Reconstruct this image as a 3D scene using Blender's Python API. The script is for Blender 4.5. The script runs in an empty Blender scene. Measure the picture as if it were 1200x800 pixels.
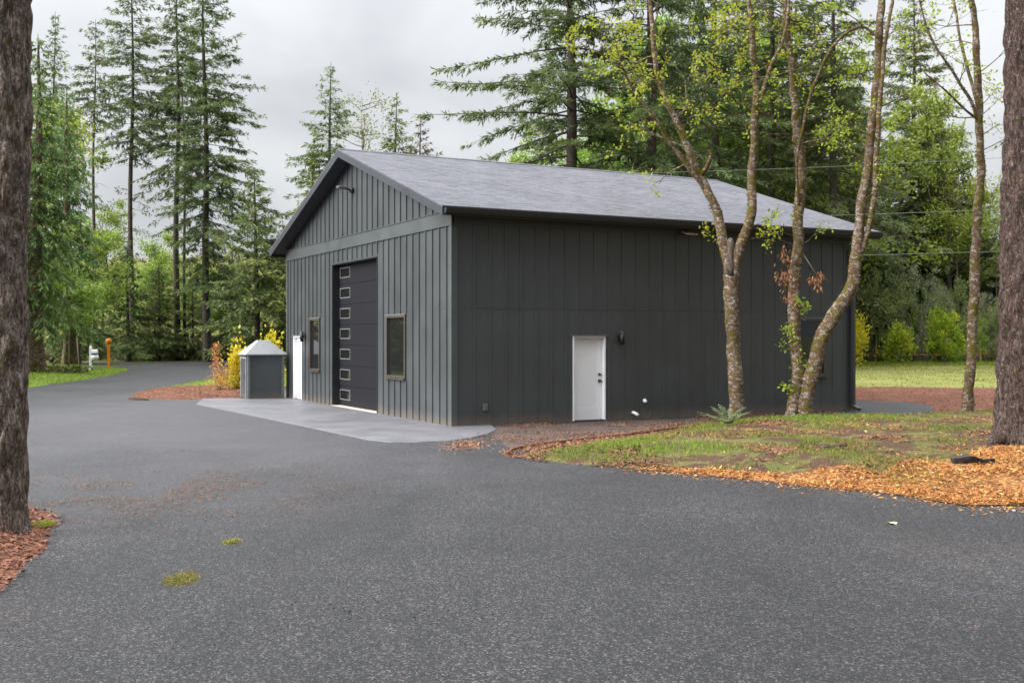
import bpy, math, random
import numpy as np
from mathutils import Vector, noise as mnoise
from mathutils.geometry import delaunay_2d_cdt

S = bpy.context.scene
C = S.collection
R = math.radians
F = 1281.0            # focal length of the photograph in its own pixels (1200 wide)
HC = 2.05             # eye height
HOR = 395.0           # horizon row

# ------------------------------------------------------------------ camera, sky, sun, exposure
cd = bpy.data.cameras.new('camera')
cam = bpy.data.objects.new('camera', cd)
C.objects.link(cam)
cam.location = (0, 0, HC)
cam.rotation_euler = (R(90), 0, 0)
cd.sensor_width = 36.0
cd.lens = F / 1200 * 36
cd.shift_y = -5 / 1200
cd.clip_end = 4000
S.camera = cam

SUN_DIR = Vector((-0.85, -0.32, 0.46)).normalized()
w = bpy.data.worlds.new('World')
S.world = w
w.use_nodes = True
nt = w.node_tree
nt.nodes.clear()
def wn(t, **k):
    n = nt.nodes.new(t)
    for a, b in k.items(): setattr(n, a, b)
    return n
def wmath(op, a, b=None, c=None):
    n = wn('ShaderNodeMath', operation=op)
    for i, v in enumerate((a, b, c)):
        if v is None: continue
        if isinstance(v, (int, float)): n.inputs[i].default_value = v
        else: nt.links.new(v, n.inputs[i])
    return n.outputs[0]
out = wn('ShaderNodeOutputWorld')
sky = wn('ShaderNodeTexSky', sky_type='NISHITA')
sky.sun_disc = False
sky.sun_elevation = math.asin(SUN_DIR.z)
sky.sun_rotation = math.atan2(SUN_DIR.x, SUN_DIR.y)
sky.air_density = 1.5
sky.dust_density = 4.0
bg = wn('ShaderNodeBackground')
nt.links.new(sky.outputs[0], bg.inputs[0])
bg.inputs[1].default_value = 0.08
# the cloud deck: grey cloud seen along the view direction, brighter overhead and towards the hidden sun
tc = wn('ShaderNodeTexCoord')
sep = wn('ShaderNodeSeparateXYZ')
nt.links.new(tc.outputs['Generated'], sep.inputs[0])
zc = wmath('MAXIMUM', sep.outputs[2], 0.0)
den = wmath('ADD', zc, 0.42)
cmb = wn('ShaderNodeCombineXYZ')
nt.links.new(wmath('DIVIDE', sep.outputs[0], den), cmb.inputs[0])
nt.links.new(wmath('DIVIDE', sep.outputs[1], den), cmb.inputs[1])
nz = wn('ShaderNodeTexNoise')
nz.inputs['Scale'].default_value = 2.3
nz.inputs['Detail'].default_value = 4
nz.inputs['Roughness'].default_value = 0.46
nz.inputs['Distortion'].default_value = 0.4
nt.links.new(cmb.outputs[0], nz.inputs['Vector'])
rp = wn('ShaderNodeValToRGB')
rp.color_ramp.elements[0].position = 0.36
rp.color_ramp.elements[0].color = (0.66, 0.685, 0.73, 1)
rp.color_ramp.elements[1].position = 0.66
rp.color_ramp.elements[1].color = (0.93, 0.95, 0.98, 1)
nt.links.new(nz.outputs[0], rp.inputs[0])
side = wn('ShaderNodeVectorMath', operation='DOT_PRODUCT')
nt.links.new(tc.outputs['Generated'], side.inputs[0])
side.inputs[1].default_value = SUN_DIR
glow = wmath('POWER', wmath('MAXIMUM', side.outputs['Value'], 0.0), 2.0)
SKY_ZEN, SKY_SUN, SKY_LOW = 8.0, 4.2, 0.93
gain = wmath('ADD', wmath('ADD', wmath('MULTIPLY', wmath('POWER', zc, 2.8), SKY_ZEN), SKY_LOW), wmath('MULTIPLY', glow, SKY_SUN))
dk = wn('ShaderNodeVectorMath', operation='DOT_PRODUCT')
nt.links.new(tc.outputs['Generated'], dk.inputs[0])
dk.inputs[1].default_value = (.60, -.80, 0.0)       # sky dimmed behind the viewpoint, added to keep the long wall dark
sky_dim = wn('ShaderNodeMapRange', interpolation_type='SMOOTHSTEP')
nt.links.new(dk.outputs['Value'], sky_dim.inputs[0])
sky_dim.inputs[1].default_value, sky_dim.inputs[2].default_value = -.25, .75
sky_dim.inputs[3].default_value, sky_dim.inputs[4].default_value = 1.0, .46
gain = wmath('MULTIPLY', gain, sky_dim.outputs[0])
bgc = wn('ShaderNodeBackground')
nt.links.new(rp.outputs[0], bgc.inputs[0])
nt.links.new(gain, bgc.inputs[1])
mx = wn('ShaderNodeMixShader')
mx.inputs[0].default_value = 0.9
nt.links.new(bg.outputs[0], mx.inputs[1])
nt.links.new(bgc.outputs[0], mx.inputs[2])
nt.links.new(mx.outputs[0], out.inputs[0])

sl = bpy.data.lights.new('sun', 'SUN')
sl.energy = 5.0
sl.angle = R(38)
sl.color = (1, 0.965, 0.91)
so = bpy.data.objects.new('sun', sl)
C.objects.link(so)
so.rotation_euler = SUN_DIR.to_track_quat('Z', 'Y').to_euler()

S.view_settings.view_transform = 'Standard'
S.view_settings.look = 'None'
S.view_settings.exposure = 0.0
S.view_settings.gamma = 1
S.render.engine = 'CYCLES'
S.cycles.use_denoising = True
S.cycles.max_bounces = 6
S.cycles.diffuse_bounces = 3
S.cycles.glossy_bounces = 3
S.cycles.transmission_bounces = 3
S.cycles.caustics_reflective = False
S.cycles.caustics_refractive = False
S.cycles.pixel_filter_type = 'BLACKMAN_HARRIS'
S.cycles.filter_width = 1.6

# ------------------------------------------------------------------ helpers
def g(px, py, z=0.0):
    Y = F * (HC - z) / (py - HOR)
    return ((px - 600) / F * Y, Y)
def at(px, py, Y):
    return Vector(((px - 600) / F * Y, Y, HC - (py - HOR) / F * Y))
def smooth(x):
    x = np.clip(x, 0, 1)
    return x * x * (3 - 2 * x)

def tag(o, label=None, cat=None, group=None, kind=None):
    for k, v in (('label', label), ('category', cat), ('group', group), ('kind', kind)):
        if v: o[k] = v
    return o
def empty(name, loc, rz=0.0):
    o = bpy.data.objects.new(name, None)
    C.objects.link(o)
    o.location = loc
    o.rotation_euler = (0, 0, rz)
    o.empty_display_size = 0.3
    return o
def link(name, me, parent=None):
    o = bpy.data.objects.new(name, me)
    C.objects.link(o)
    if parent: o.parent = parent
    return o
def copy_tree(o, parent=None):
    c = o.copy()
    C.objects.link(c)
    if parent: c.parent = parent
    for ch in list(o.children): copy_tree(ch, c)
    return c

class MB:
    """collects polygons, then builds one mesh object"""
    def __init__(s):
        s.v, s.f, s.sm = [], [], []
    def add(s, vs, fs, sm=False):
        b = len(s.v)
        s.v += [tuple(map(float, p)) for p in vs]
        s.f += [tuple(b + i for i in f) for f in fs]
        s.sm += [sm] * len(fs)
    def box(s, lo, hi, bev=0.0):
        x0, y0, z0 = lo
        x1, y1, z1 = hi
        s.add([(x0,y0,z0),(x1,y0,z0),(x1,y1,z0),(x0,y1,z0),(x0,y0,z1),(x1,y0,z1),(x1,y1,z1),(x0,y1,z1)],
              [(0,3,2,1),(4,5,6,7),(0,1,5,4),(1,2,6,5),(2,3,7,6),(3,0,4,7)])
    def prism(s, poly, a, b, axis):
        """poly of (u, v) extruded from a to b along axis 0/1/2"""
        n = len(poly)
        def P(u, v, t):
            return {0: (t, u, v), 1: (u, t, v), 2: (u, v, t)}[axis]
        vs = [P(u, v, a) for u, v in poly] + [P(u, v, b) for u, v in poly]
        fs = [tuple(range(n - 1, -1, -1)), tuple(range(n, 2 * n))]
        for i in range(n):
            j = (i + 1) % n
            fs.append((i, j, n + j, n + i))
        s.add(vs, fs)
    def tube(s, pts, rad, n=8, amp=0.0, sc=1.0, seed=0, cap=True, zs=1.0, ridge=0.0):
        pts = [Vector(p) for p in pts]
        m = len(pts)
        t0 = (pts[1] - pts[0]).normalized()
        u = t0.orthogonal().normalized()
        vs = []
        for i in range(m):
            t = (pts[min(i + 1, m - 1)] - pts[max(i - 1, 0)]).normalized()
            u = (u - t * u.dot(t)).normalized()
            v = t.cross(u)
            for k in range(n):
                a = 2 * math.pi * k / n
                d = u * math.cos(a) + v * math.sin(a)
                r = rad[i]
                if amp:
                    q = pts[i] + d * r
                    q = Vector((q.x * sc, q.y * sc, q.z * sc * zs + seed * 7.3))
                    e = mnoise.noise(q) * amp
                    if ridge: e += (abs(mnoise.noise(q * 2.3 + Vector((5, 3, 1)))) - 0.3) * ridge + (min(abs(mnoise.noise(Vector((q.x * 6.5, q.y * 6.5, q.z * 3)))) * 3, 1) - .7) * ridge * .45
                    r = r * (1 + e)
                vs.append(pts[i] + d * r)
        fs = []
        for i in range(m - 1):
            for k in range(n):
                k2 = (k + 1) % n
                fs.append((i*n+k, i*n+k2, (i+1)*n+k2, (i+1)*n+k))
        if cap:
            fs.append(tuple(range(n - 1, -1, -1)))
            fs.append(tuple((m-1)*n + k for k in range(n)))
        s.add(vs, fs, True)
    def lathe(s, prof, n=16, c=(0, 0)):
        vs, fs = [], []
        for r, z in prof:
            for k in range(n):
                a = 2 * math.pi * k / n
                vs.append((c[0] + r * math.cos(a), c[1] + r * math.sin(a), z))
        for i in range(len(prof) - 1):
            for k in range(n):
                k2 = (k + 1) % n
                fs.append((i*n+k, i*n+k2, (i+1)*n+k2, (i+1)*n+k))
        fs.append(tuple(range(n - 1, -1, -1)))
        fs.append(tuple((len(prof)-1)*n + k for k in range(n)))
        s.add(vs, fs, True)
    def build(s, name, mat, parent=None, bevel=0.0):
        me = bpy.data.meshes.new(name)
        me.from_pydata(s.v, [], s.f)
        me.polygons.foreach_set('use_smooth', s.sm)
        me.materials.append(mat)
        me.update()
        o = link(name, me, parent)
        if bevel:
            b = o.modifiers.new('bevel', 'BEVEL')
            b.width = bevel
            b.segments = 2
            b.limit_method = 'ANGLE'
            b.harden_normals = False
        return o

def np_mesh(name, V, Fc, mat, var=None, smooth_=False):
    V = np.asarray(V, dtype=np.float32).reshape(-1, 3)
    Fc = np.asarray(Fc, dtype=np.int32)
    k = Fc.shape[1]
    me = bpy.data.meshes.new(name)
    me.vertices.add(len(V))
    me.vertices.foreach_set('co', V.ravel())
    me.loops.add(Fc.size)
    me.loops.foreach_set('vertex_index', Fc.ravel())
    me.polygons.add(len(Fc))
    me.polygons.foreach_set('loop_start', np.arange(0, Fc.size, k, dtype=np.int32))
    if smooth_: me.polygons.foreach_set('use_smooth', np.ones(len(Fc), bool))
    me.update(calc_edges=True)
    if var is not None:
        a = me.attributes.new('var', 'FLOAT', 'FACE')
        a.data.foreach_set('value', np.asarray(var, dtype=np.float32))
    me.materials.append(mat)
    return me

def unit(a):
    return a / np.maximum(np.linalg.norm(a, axis=-1, keepdims=True), 1e-9)

class Cards:
    """small leaf or needle-spray faces, collected as arrays"""
    def __init__(s): s.P, s.D, s.N, s.L, s.W, s.V = [], [], [], [], [], []
    def add(s, P, D, N, L, W, var):
        n = len(P)
        s.P.append(P); s.D.append(unit(D)); s.N.append(N)
        s.L.append(np.broadcast_to(L, (n,))); s.W.append(np.broadcast_to(W, (n,))); s.V.append(np.broadcast_to(var, (n,)))
    def mesh(s, name, mat, wide=0.45):
        P, D, N = (np.concatenate(x) for x in (s.P, s.D, s.N))
        L, W, V = (np.concatenate(x)[:, None] for x in (s.L, s.W, s.V))
        sd = unit(np.cross(D, N))
        nn = np.cross(sd, D)
        a = P
        b = P + D * L * wide + sd * W * .5 - nn * L * .04
        c = P + D * L
        d = P + D * L * wide - sd * W * .5 - nn * L * .04
        vs = np.stack([a, b, c, d], 1).reshape(-1, 3)
        fs = np.arange(len(vs)).reshape(-1, 4)
        return np_mesh(name, vs, fs, mat, V[:, 0])

# ------------------------------------------------------------------ materials
class NT:
    def __init__(s, name, rough=0.7, spec=0.3):
        s.m = bpy.data.materials.new(name)
        s.m.use_nodes = True
        s.t = s.m.node_tree
        s.b = s.t.nodes['Principled BSDF']
        s.b.inputs['Roughness'].default_value = rough
        s.b.inputs['Specular IOR Level'].default_value = spec
    def n(s, ty, **k):
        n = s.t.nodes.new(ty)
        for a, b in k.items(): setattr(n, a, b)
        return n
    def L(s, a, b): s.t.links.new(a, b)
    def set(s, sock, v):
        if isinstance(v, bpy.types.NodeSocket): s.L(v, sock)
        elif isinstance(v, (tuple, list)) and len(v) == 3 and len(sock.default_value) == 4: sock.default_value = (*v, 1)
        else: sock.default_value = v
    def co(s, scale=(1, 1, 1), kind='Object'):
        t = s.n('ShaderNodeTexCoord')
        m = s.n('ShaderNodeMapping')
        m.inputs['Scale'].default_value = scale
        s.L(t.outputs[kind], m.inputs[0])
        return m.outputs[0]
    def noise(s, vec, scale, detail=4, rough=.55, dist=0.0):
        n = s.n('ShaderNodeTexNoise')
        n.inputs['Scale'].default_value = scale
        n.inputs['Detail'].default_value = detail
        n.inputs['Roughness'].default_value = rough
        n.inputs['Distortion'].default_value = dist
        if vec is not None: s.L(vec, n.inputs['Vector'])
        return n.outputs[0]
    def voro(s, vec, scale, feature='F1', out='Distance', rnd=1.0):
        n = s.n('ShaderNodeTexVoronoi', feature=feature)
        n.inputs['Scale'].default_value = scale
        n.inputs['Randomness'].default_value = rnd
        s.L(vec, n.inputs['Vector'])
        return n.outputs[out]
    def ramp(s, fac, *stops):
        r = s.n('ShaderNodeValToRGB')
        e = r.color_ramp.elements
        while len(e) < len(stops): e.new(0.5)
        for i, (p, c) in enumerate(stops):
            e[i].position = p
            e[i].color = (c, c, c, 1) if isinstance(c, (int, float)) else (*c, 1)
        s.L(fac, r.inputs[0])
        return r.outputs[0]
    def mix(s, fac, a, b, mode='MIX'):
        m = s.n('ShaderNodeMix', data_type='RGBA', blend_type=mode)
        s.set(m.inputs[0], fac); s.set(m.inputs[6], a); s.set(m.inputs[7], b)
        return m.outputs[2]
    def math(s, op, a, b=0.0):
        m = s.n('ShaderNodeMath', operation=op)
        s.set(m.inputs[0], a); s.set(m.inputs[1], b)
        return m.outputs[0]
    def bump(s, h, strength=.5, dist=.02, prev=None):
        b = s.n('ShaderNodeBump')
        b.inputs['Strength'].default_value = strength
        b.inputs['Distance'].default_value = dist
        s.L(h, b.inputs['Height'])
        if prev is not None: s.L(prev, b.inputs['Normal'])
        return b.outputs[0]
    def col(s, c): s.set(s.b.inputs['Base Color'], c)
    def nrm(s, v): s.L(v, s.b.inputs['Normal'])
    def rough(s, v): s.set(s.b.inputs['Roughness'], v)

def m_plain(name, c, rough=.6, spec=.4, var=.12, sc=6.0, bump=0.0, metal=0.0):
    k = NT(name, rough, spec)
    v = k.co()
    f = k.noise(v, sc, 5)
    k.col(k.mix(k.ramp(f, (.3, 0.0), (.7, 1.0)), tuple(x * (1 - var) for x in c), tuple(min(1, x * (1 + var)) for x in c)))
    k.b.inputs['Metallic'].default_value = metal
    if bump: k.nrm(k.bump(k.noise(v, sc * 8, 4), bump, .01))
    return k.m

def m_leaf(name, stops, rough=.55, spec=.25, trans=.3, tint=.25, tcol=None):
    """stops colour the faces by their random 'var'; each object shifts a little by its own random number"""
    k = NT(name, rough, spec)
    a = k.n('ShaderNodeAttribute', attribute_name='var')
    c = k.ramp(a.outputs['Fac'], *stops)
    oi = k.n('ShaderNodeObjectInfo')
    h = k.n('ShaderNodeHueSaturation')
    k.set(h.inputs['Hue'], k.math('ADD', k.math('MULTIPLY', oi.outputs['Random'], .035), .4825))
    k.set(h.inputs['Value'], k.math('ADD', k.math('MULTIPLY', oi.outputs['Random'], tint), 1 - tint / 2))
    k.L(c, h.inputs['Color'])
    c = h.outputs[0]
    k.col(c)
    tr = k.n('ShaderNodeBsdfTranslucent')
    k.L(c, tr.inputs[0])
    mxn = k.n('ShaderNodeMixShader')
    mxn.inputs[0].default_value = trans
    k.L(k.b.outputs[0], mxn.inputs[1])
    k.L(tr.outputs[0], mxn.inputs[2])
    k.L(mxn.outputs[0], k.t.nodes['Material Output'].inputs[0])
    return k.m

def m_bark(name, dark, light, lichen, moss, f_lich=.55, f_moss=.6, sc=1.0, crack=True, bump=.8, lsc=7.0):
    k = NT(name, .9, .15)
    v = k.co()
    vs = k.co((sc * 12, sc * 12, sc * 4.2))
    n1 = k.noise(vs, 1.0, 9, .72, .8)
    base = k.ramp(n1, (.30, dark), (.68, light))
    h = n1
    if crack:
        n2 = k.noise(k.co((sc * 26, sc * 26, sc * 5.5)), 1.0, 6, .6, 1.2)
        cr = k.math('MULTIPLY', k.math('ABSOLUTE', k.math('SUBTRACT', n2, .5)), 9.0)
        crm = k.ramp(cr, (.0, 0.0), (.5, 1.0))
        plates = k.noise(k.co((sc * 17, sc * 17, sc * 6)), 1.0, 2, .5)
        base = k.mix(1.0, base, k.ramp(plates, (.35, .72), (.65, 1.25)), 'MULTIPLY')
        base = k.mix(crm, k.mix(.65, base, tuple(x * .35 for x in dark)), base)
        h = k.math('ADD', k.math('MULTIPLY', n1, .7), k.math('MULTIPLY', crm, .5))
    l1 = k.noise(k.co((1, 1, 1.0 if crack else 1.9)), lsc * sc, 8, .68, .5)
    l2 = k.noise(v, 30.0 * sc, 3, .6)
    lm = k.math('ADD', k.math('MULTIPLY', l1, .66), k.math('MULTIPLY', l2, .34))
    base = k.mix(k.ramp(lm, (f_lich, 0.0), (f_lich + .07, .85)), base, k.mix(k.noise(v, 14, 3), tuple(x * .55 for x in lichen), lichen))
    mo = k.noise(v, 2.2 * sc, 6, .62, .8)
    base = k.mix(k.ramp(mo, (f_moss, 0.0), (f_moss + .08, .95)), base, k.mix(k.noise(v, 40, 2), tuple(x * .4 for x in moss), moss))
    k.col(base)
    b1 = k.bump(h, bump, .03)
    k.nrm(k.bump(l2, .4, .01, b1))
    return k.m

def m_asphalt():
    k = NT('asphalt', .6, .32)
    v = k.co()
    st = k.n('ShaderNodeTexVoronoi', feature='F1')
    st.inputs['Scale'].default_value = 70
    k.L(v, st.inputs['Vector'])
    grain = k.n('ShaderNodeSeparateColor')
    k.L(st.outputs['Color'], grain.inputs[0])
    stone = k.ramp(grain.outputs[0], (.0, (.0010, .0010, .0012)), (.42, (.0042, .0037, .0044)), (.68, (.0165, .0148, .0168)), (.88, (.050, .0465, .050)), (1.0, (.125, .118, .120)))
    fine = k.noise(v, 150, 3, .7)
    c = k.mix(.25, stone, k.ramp(fine, (.3, .006), (.7, .045)))
    big = k.noise(v, .22, 5, .55, .5)
    c = k.mix(1.0, c, k.ramp(big, (.3, .72), (.7, 1.35)), 'MULTIPLY')
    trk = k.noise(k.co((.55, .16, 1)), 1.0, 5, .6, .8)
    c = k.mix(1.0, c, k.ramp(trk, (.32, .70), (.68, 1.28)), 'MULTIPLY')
    mid = k.noise(v, 1.6, 5, .6)
    c = k.mix(1.0, c, k.ramp(mid, (.3, .88), (.7, 1.13)), 'MULTIPLY')
    # dropped needles: thin brown litter gathered in patches
    lit = k.noise(v, .32, 4, .6, .4)
    lf = k.noise(k.co((30, 55, 30)), 1.0, 3, .7)
    lm = k.math('MULTIPLY', k.ramp(lit, (.56, 0.0), (.72, 1.0)), k.ramp(lf, (.5, 0.0), (.62, 1.0)))
    c = k.mix(k.math('MULTIPLY', lm, .55), c, (.10, .065, .04))
    # soft pale blob before the apron: grazing sky sheen painted into the colour
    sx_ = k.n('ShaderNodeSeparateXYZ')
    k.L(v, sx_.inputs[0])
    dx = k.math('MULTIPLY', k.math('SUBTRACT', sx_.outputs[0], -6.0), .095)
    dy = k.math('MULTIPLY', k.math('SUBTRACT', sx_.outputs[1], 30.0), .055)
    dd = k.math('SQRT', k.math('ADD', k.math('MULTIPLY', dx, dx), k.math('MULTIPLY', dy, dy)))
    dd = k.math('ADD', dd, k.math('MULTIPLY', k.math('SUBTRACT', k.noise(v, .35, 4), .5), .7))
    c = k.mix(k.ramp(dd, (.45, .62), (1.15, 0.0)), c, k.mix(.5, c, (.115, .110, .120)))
    k.col(c)
    k.rough(k.ramp(big, (.3, .48), (.75, .62)))
    h = k.math('ADD', k.math('MULTIPLY', st.outputs['Distance'], -1.2), k.math('MULTIPLY', fine, .5))
    b = k.bump(k.noise(v, 1.1, 3), .25, .08)
    k.nrm(k.bump(h, .55, .010, b))
    return k.m

def m_mulch(name, a, b, c_, sc=1.0):
    k = NT(name, .9, .1)
    v = k.co((1, 1, 1))
    vv = k.n('ShaderNodeTexVoronoi', feature='F1')
    vv.inputs['Scale'].default_value = 26 * sc
    wv = k.mix(.03, v, k.n('ShaderNodeTexNoise').outputs[1])
    k.L(wv, vv.inputs['Vector'])
    sp = k.n('ShaderNodeSeparateColor')
    k.L(vv.outputs['Color'], sp.inputs[0])
    c = k.ramp(sp.outputs[0], (.0, a), (.55, b), (1.0, c_))
    c = k.mix(1.0, c, k.ramp(k.noise(v, 1.3, 5, .6), (.3, .7), (.7, 1.25)), 'MULTIPLY')
    k.col(c)
    k.nrm(k.bump(vv.outputs['Distance'], 1.0, .03))
    return k.m

def m_turf(name, stops, sc=1.0, soil=None, f_soil=.6):
    k = NT(name, .85, .15)
    v = k.co()
    n1 = k.noise(v, .9 * sc, 6, .65, .5)
    c = k.ramp(n1, *stops)
    c = k.mix(1.0, c, k.ramp(k.noise(v, 38 * sc, 4, .7), (.25, .55), (.75, 1.45)), 'MULTIPLY')
    if soil:
        s1 = k.noise(v, 1.7 * sc, 6, .68, .6)
        c = k.mix(k.ramp(s1, (f_soil, 0.0), (f_soil + .07, 1.0)), c, soil)
    k.col(c)
    k.nrm(k.bump(k.noise(v, 30 * sc, 4, .7), .9, .05))
    return k.m

def m_concrete():
    k = NT('broom_concrete', .55, .4)
    v = k.co()
    c = k.ramp(k.noise(v, 1.2, 6, .6, .4), (.3, (.105, .103, .110)), (.7, (.150, .147, .156)))
    c = k.mix(1.0, c, k.ramp(k.noise(k.co((2, 70, 70)), 1.0, 3, .6), (.3, .9), (.7, 1.08)), 'MULTIPLY')
    k.col(c)
    k.rough(k.ramp(k.noise(v, .7, 4), (.35, .38), (.65, .62)))
    k.nrm(k.bump(k.noise(k.co((4, 120, 120)), 1.0, 3), .15, .004))
    return k.m

def m_shingle():
    k = NT('asphalt_shingle', .85, .25)
    v = k.co()
    br = k.n('ShaderNodeTexBrick')
    br.offset = .37
    br.offset_frequency = 2
    br.inputs['Scale'].default_value = 1.0
    br.inputs['Brick Width'].default_value = .27
    br.inputs['Row Height'].default_value = .135
    br.inputs['Mortar Size'].default_value = .006
    br.inputs['Mortar Smooth'].default_value = .3
    br.inputs['Color1'].default_value = (.094, .094, .106, 1)
    br.inputs['Color2'].default_value = (.127, .126, .141, 1)
    br.inputs['Mortar'].default_value = (.07, .07, .08, 1)
    k.L(k.mix(.012, v, k.n('ShaderNodeTexNoise').outputs[1]), br.inputs['Vector'])
    c = k.mix(1.0, br.outputs[0], k.ramp(k.noise(v, .5, 5, .6), (.3, .88), (.7, 1.12)), 'MULTIPLY')
    c = k.mix(1.0, c, k.ramp(k.noise(v, 130, 2, .7), (.25, .6), (.75, 1.4)), 'MULTIPLY')
    c = k.mix(1.0, c, k.ramp(k.noise(k.co((3.2, 7, 7)), 1.0, 3, .7), (.3, .94), (.7, 1.06)), 'MULTIPLY')
    k.col(c)
    k.nrm(k.bump(br.outputs['Fac'], -.5, .008))
    return k.m

def m_paint(name, c, rough=.55, grain=True, spec=.4):
    """painted wood siding: slight weathering and grain, rain splash near the ground"""
    k = NT(name, rough, spec)
    v = k.co()
    a = k.noise(v, 1.1, 5, .6)
    b = k.noise(k.co((60, 60, 3)), 1.0, 4, .6)
    cc = k.mix(1.0, c, k.ramp(a, (.3, .9), (.7, 1.1)), 'MULTIPLY')
    cc = k.mix(1.0, cc, k.ramp(b, (.3, .9), (.7, 1.1)), 'MULTIPLY')
    sz = k.n('ShaderNodeSeparateXYZ')
    k.L(v, sz.inputs[0])
    zz = k.math('ADD', sz.outputs[2], k.math('MULTIPLY', k.noise(v, 3, 4), .25))
    cc = k.mix(k.ramp(zz, (.08, .55), (.42, 0.0)), cc, (.20, .15, .11))
    k.col(cc)
    k.rough(k.ramp(a, (.3, rough - .08), (.7, rough + .1)))
    if grain: k.nrm(k.bump(b, .25, .004))
    return k.m

M = {}
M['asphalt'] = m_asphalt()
M['concrete'] = m_concrete()
M['shingle'] = m_shingle()
M['siding'] = m_paint('slate_siding_paint', (.0505, .0555, .0585), .36, True, .55)
M['trim'] = m_paint('slate_trim_paint', (.061, .0685, .070), .36, True, .55)
M['black_trim'] = m_plain('black_trim_paint', (.018, .019, .023), .4, .5)
M['fascia'] = m_paint('fascia_paint', (.030, .033, .039), .5)
M['soffit'] = m_plain('soffit_boards', (.05, .055, .065), .7, .3)
M['door_black'] = m_plain('garage_door_paint', (.011, .011, .014), .6, .12, .06, 1.5)
M['door_white'] = m_plain('white_door_paint', (.76, .76, .78), .4, .5, .03, 2.0)
M['bronze'] = m_plain('bronze_frame', (.060, .048, .040), .4, .5)
M['alu'] = m_plain('pale_aluminium_trim', (.15, .15, .15), .45, .5)
M['white'] = m_plain('white_plastic', (.75, .76, .78), .5, .4, .06, 9)
M['black_metal'] = m_plain('black_lamp_metal', (.012, .012, .013), .45, .5)
M['bulb_glass'] = m_plain('frosted_lamp_glass', (.5, .48, .45), .3, .5)
k = NT('dark_window_glass', .03, .8)
k.col((.012, .013, .013))
k.nrm(k.bump(k.noise(k.co(), .7, 2), .03, .05))
M['glass'] = k.m
M['galv'] = m_plain('pale_metal_roof', (.25, .255, .265), .45, .5, .08, 4)
M['shed_grey'] = m_paint('shed_grey_paint', (.050, .058, .060), .5, False)
M['orange'] = m_plain('orange_marker_plastic', (.75, .24, .025), .5, .4, .1, 12)
M['blue_band'] = m_plain('blue_band', (.06, .09, .22), .5, .4)
M['stake'] = m_plain('raw_stake_wood', (.55, .33, .16), .8, .2, .2, 14)
M['string'] = m_plain('orange_string', (.62, .22, .10), .8, .2)
M['wire'] = m_plain('cable_sheath', (.16, .17, .16), .6, .3)
M['pole'] = m_plain('weathered_pole', (.12, .10, .08), .9, .1, .25, 5, .4)
M['log'] = m_bark('log_bark', (.05, .035, .025), (.14, .10, .07), (.2, .2, .15), (.1, .12, .03), .7, .7)
M['char'] = m_plain('dark_wet_wood', (.022, .018, .017), .6, .4, .3, 18, .6)

M['fir_bark'] = m_bark('fir_bark', (.055, .045, .038), (.14, .115, .10), (.22, .22, .19), (.06, .075, .03), .60, .62)
M['red_bark'] = m_bark('reddish_furrowed_bark', (.040, .028, .024), (.155, .104, .088), (.46, .43, .41), (.10, .10, .03), .565, .62, 1.3, True, 1.0, 12)
M['left_bark'] = m_bark('brown_furrowed_bark', (.095, .070, .055), (.33, .255, .21), (.44, .41, .35), (.13, .11, .03), .545, .585, 1.3, True, 1.0, 9)
M['alder_bark'] = m_bark('mossy_alder_bark', (.038, .023, .014), (.16, .098, .060), (.44, .41, .36), (.125, .105,   .012), .508, .52, 1.5, False, .9, 5.0)
M['twig'] = m_plain('grey_twig', (.17, .145, .11), .9, .1, .2, 8)
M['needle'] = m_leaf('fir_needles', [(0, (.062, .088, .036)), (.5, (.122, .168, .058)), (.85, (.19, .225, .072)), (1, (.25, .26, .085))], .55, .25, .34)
M['needle_l'] = m_leaf('pale_fir_needles', [(0, (.07, .095, .036)), (.5, (.14, .178, .054)), (.85, (.21, .235, .068)), (1, (.27, .275, .08))], .55, .25, .34)  # needle green a little paler and yellower than the plain fir
M['needle_y'] = m_leaf('yellow_green_needles', [(0, (.08, .105, .024)), (.5, (.165, .185, .036)), (1, (.28, .27, .06))], .55, .25, .3)
M['needle_r'] = m_leaf('rusty_needles', [(0, (0.060, 0.048, 0.024)), (.5, (0.132, 0.090, 0.042)), (1, (0.192, 0.156, 0.060))], .6, .2, .25)
M['cedar'] = m_leaf('cedar_sprays', [(0, (0.073, 0.138, 0.043)), (.6, (0.155, 0.252, 0.069)), (1, (0.277, 0.374, 0.098))], .55, .25, .3)
M['spring'] = m_leaf('spring_leaves', [(0, (.19, .26, .02)), (.6, (.32, .40, .035)), (1, (.46, .50, .06))], .5, .3, .45, .15)
M['spring_dk'] = m_leaf('green_leaves', [(0, (0.113, 0.177, 0.032)), (.5, (0.228, 0.316, 0.051)), (1, (0.380, 0.468, 0.089))], .5, .3, .4)
M['laurel'] = m_leaf('laurel_leaves', [(0, (0.119, 0.220, 0.026)), (.55, (0.338, 0.456, 0.036)), (1, (0.759, 0.743, 0.068))], .4, .45, .35, .15)
M['yellow'] = m_leaf('yellow_leaves', [(0, (.42, .40, .02)), (.5, (.66, .60, .03)), (1, (.80, .74, .08))], .45, .4, .4, .12)
M['rust'] = m_leaf('orange_leaves', [(0, (.35, .13, .05)), (.5, (.55, .26, .08)), (1, (.65, .45, .15))], .6, .3, .35, .1)
M['dead'] = m_leaf('withered_leaves', [(0, (.16, .07, .035)), (.5, (.28, .13, .07)), (1, (.38, .20, .11))], .8, .1, .25, .1)
M['bramble'] = m_leaf('bramble_leaves', [(0, (0.036, 0.050, 0.019)), (.5, (0.090, 0.110, 0.036)), (.8, (0.168, 0.186, 0.054)), (1, (0.264, 0.168, 0.084))], .6, .25, .25)
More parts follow.
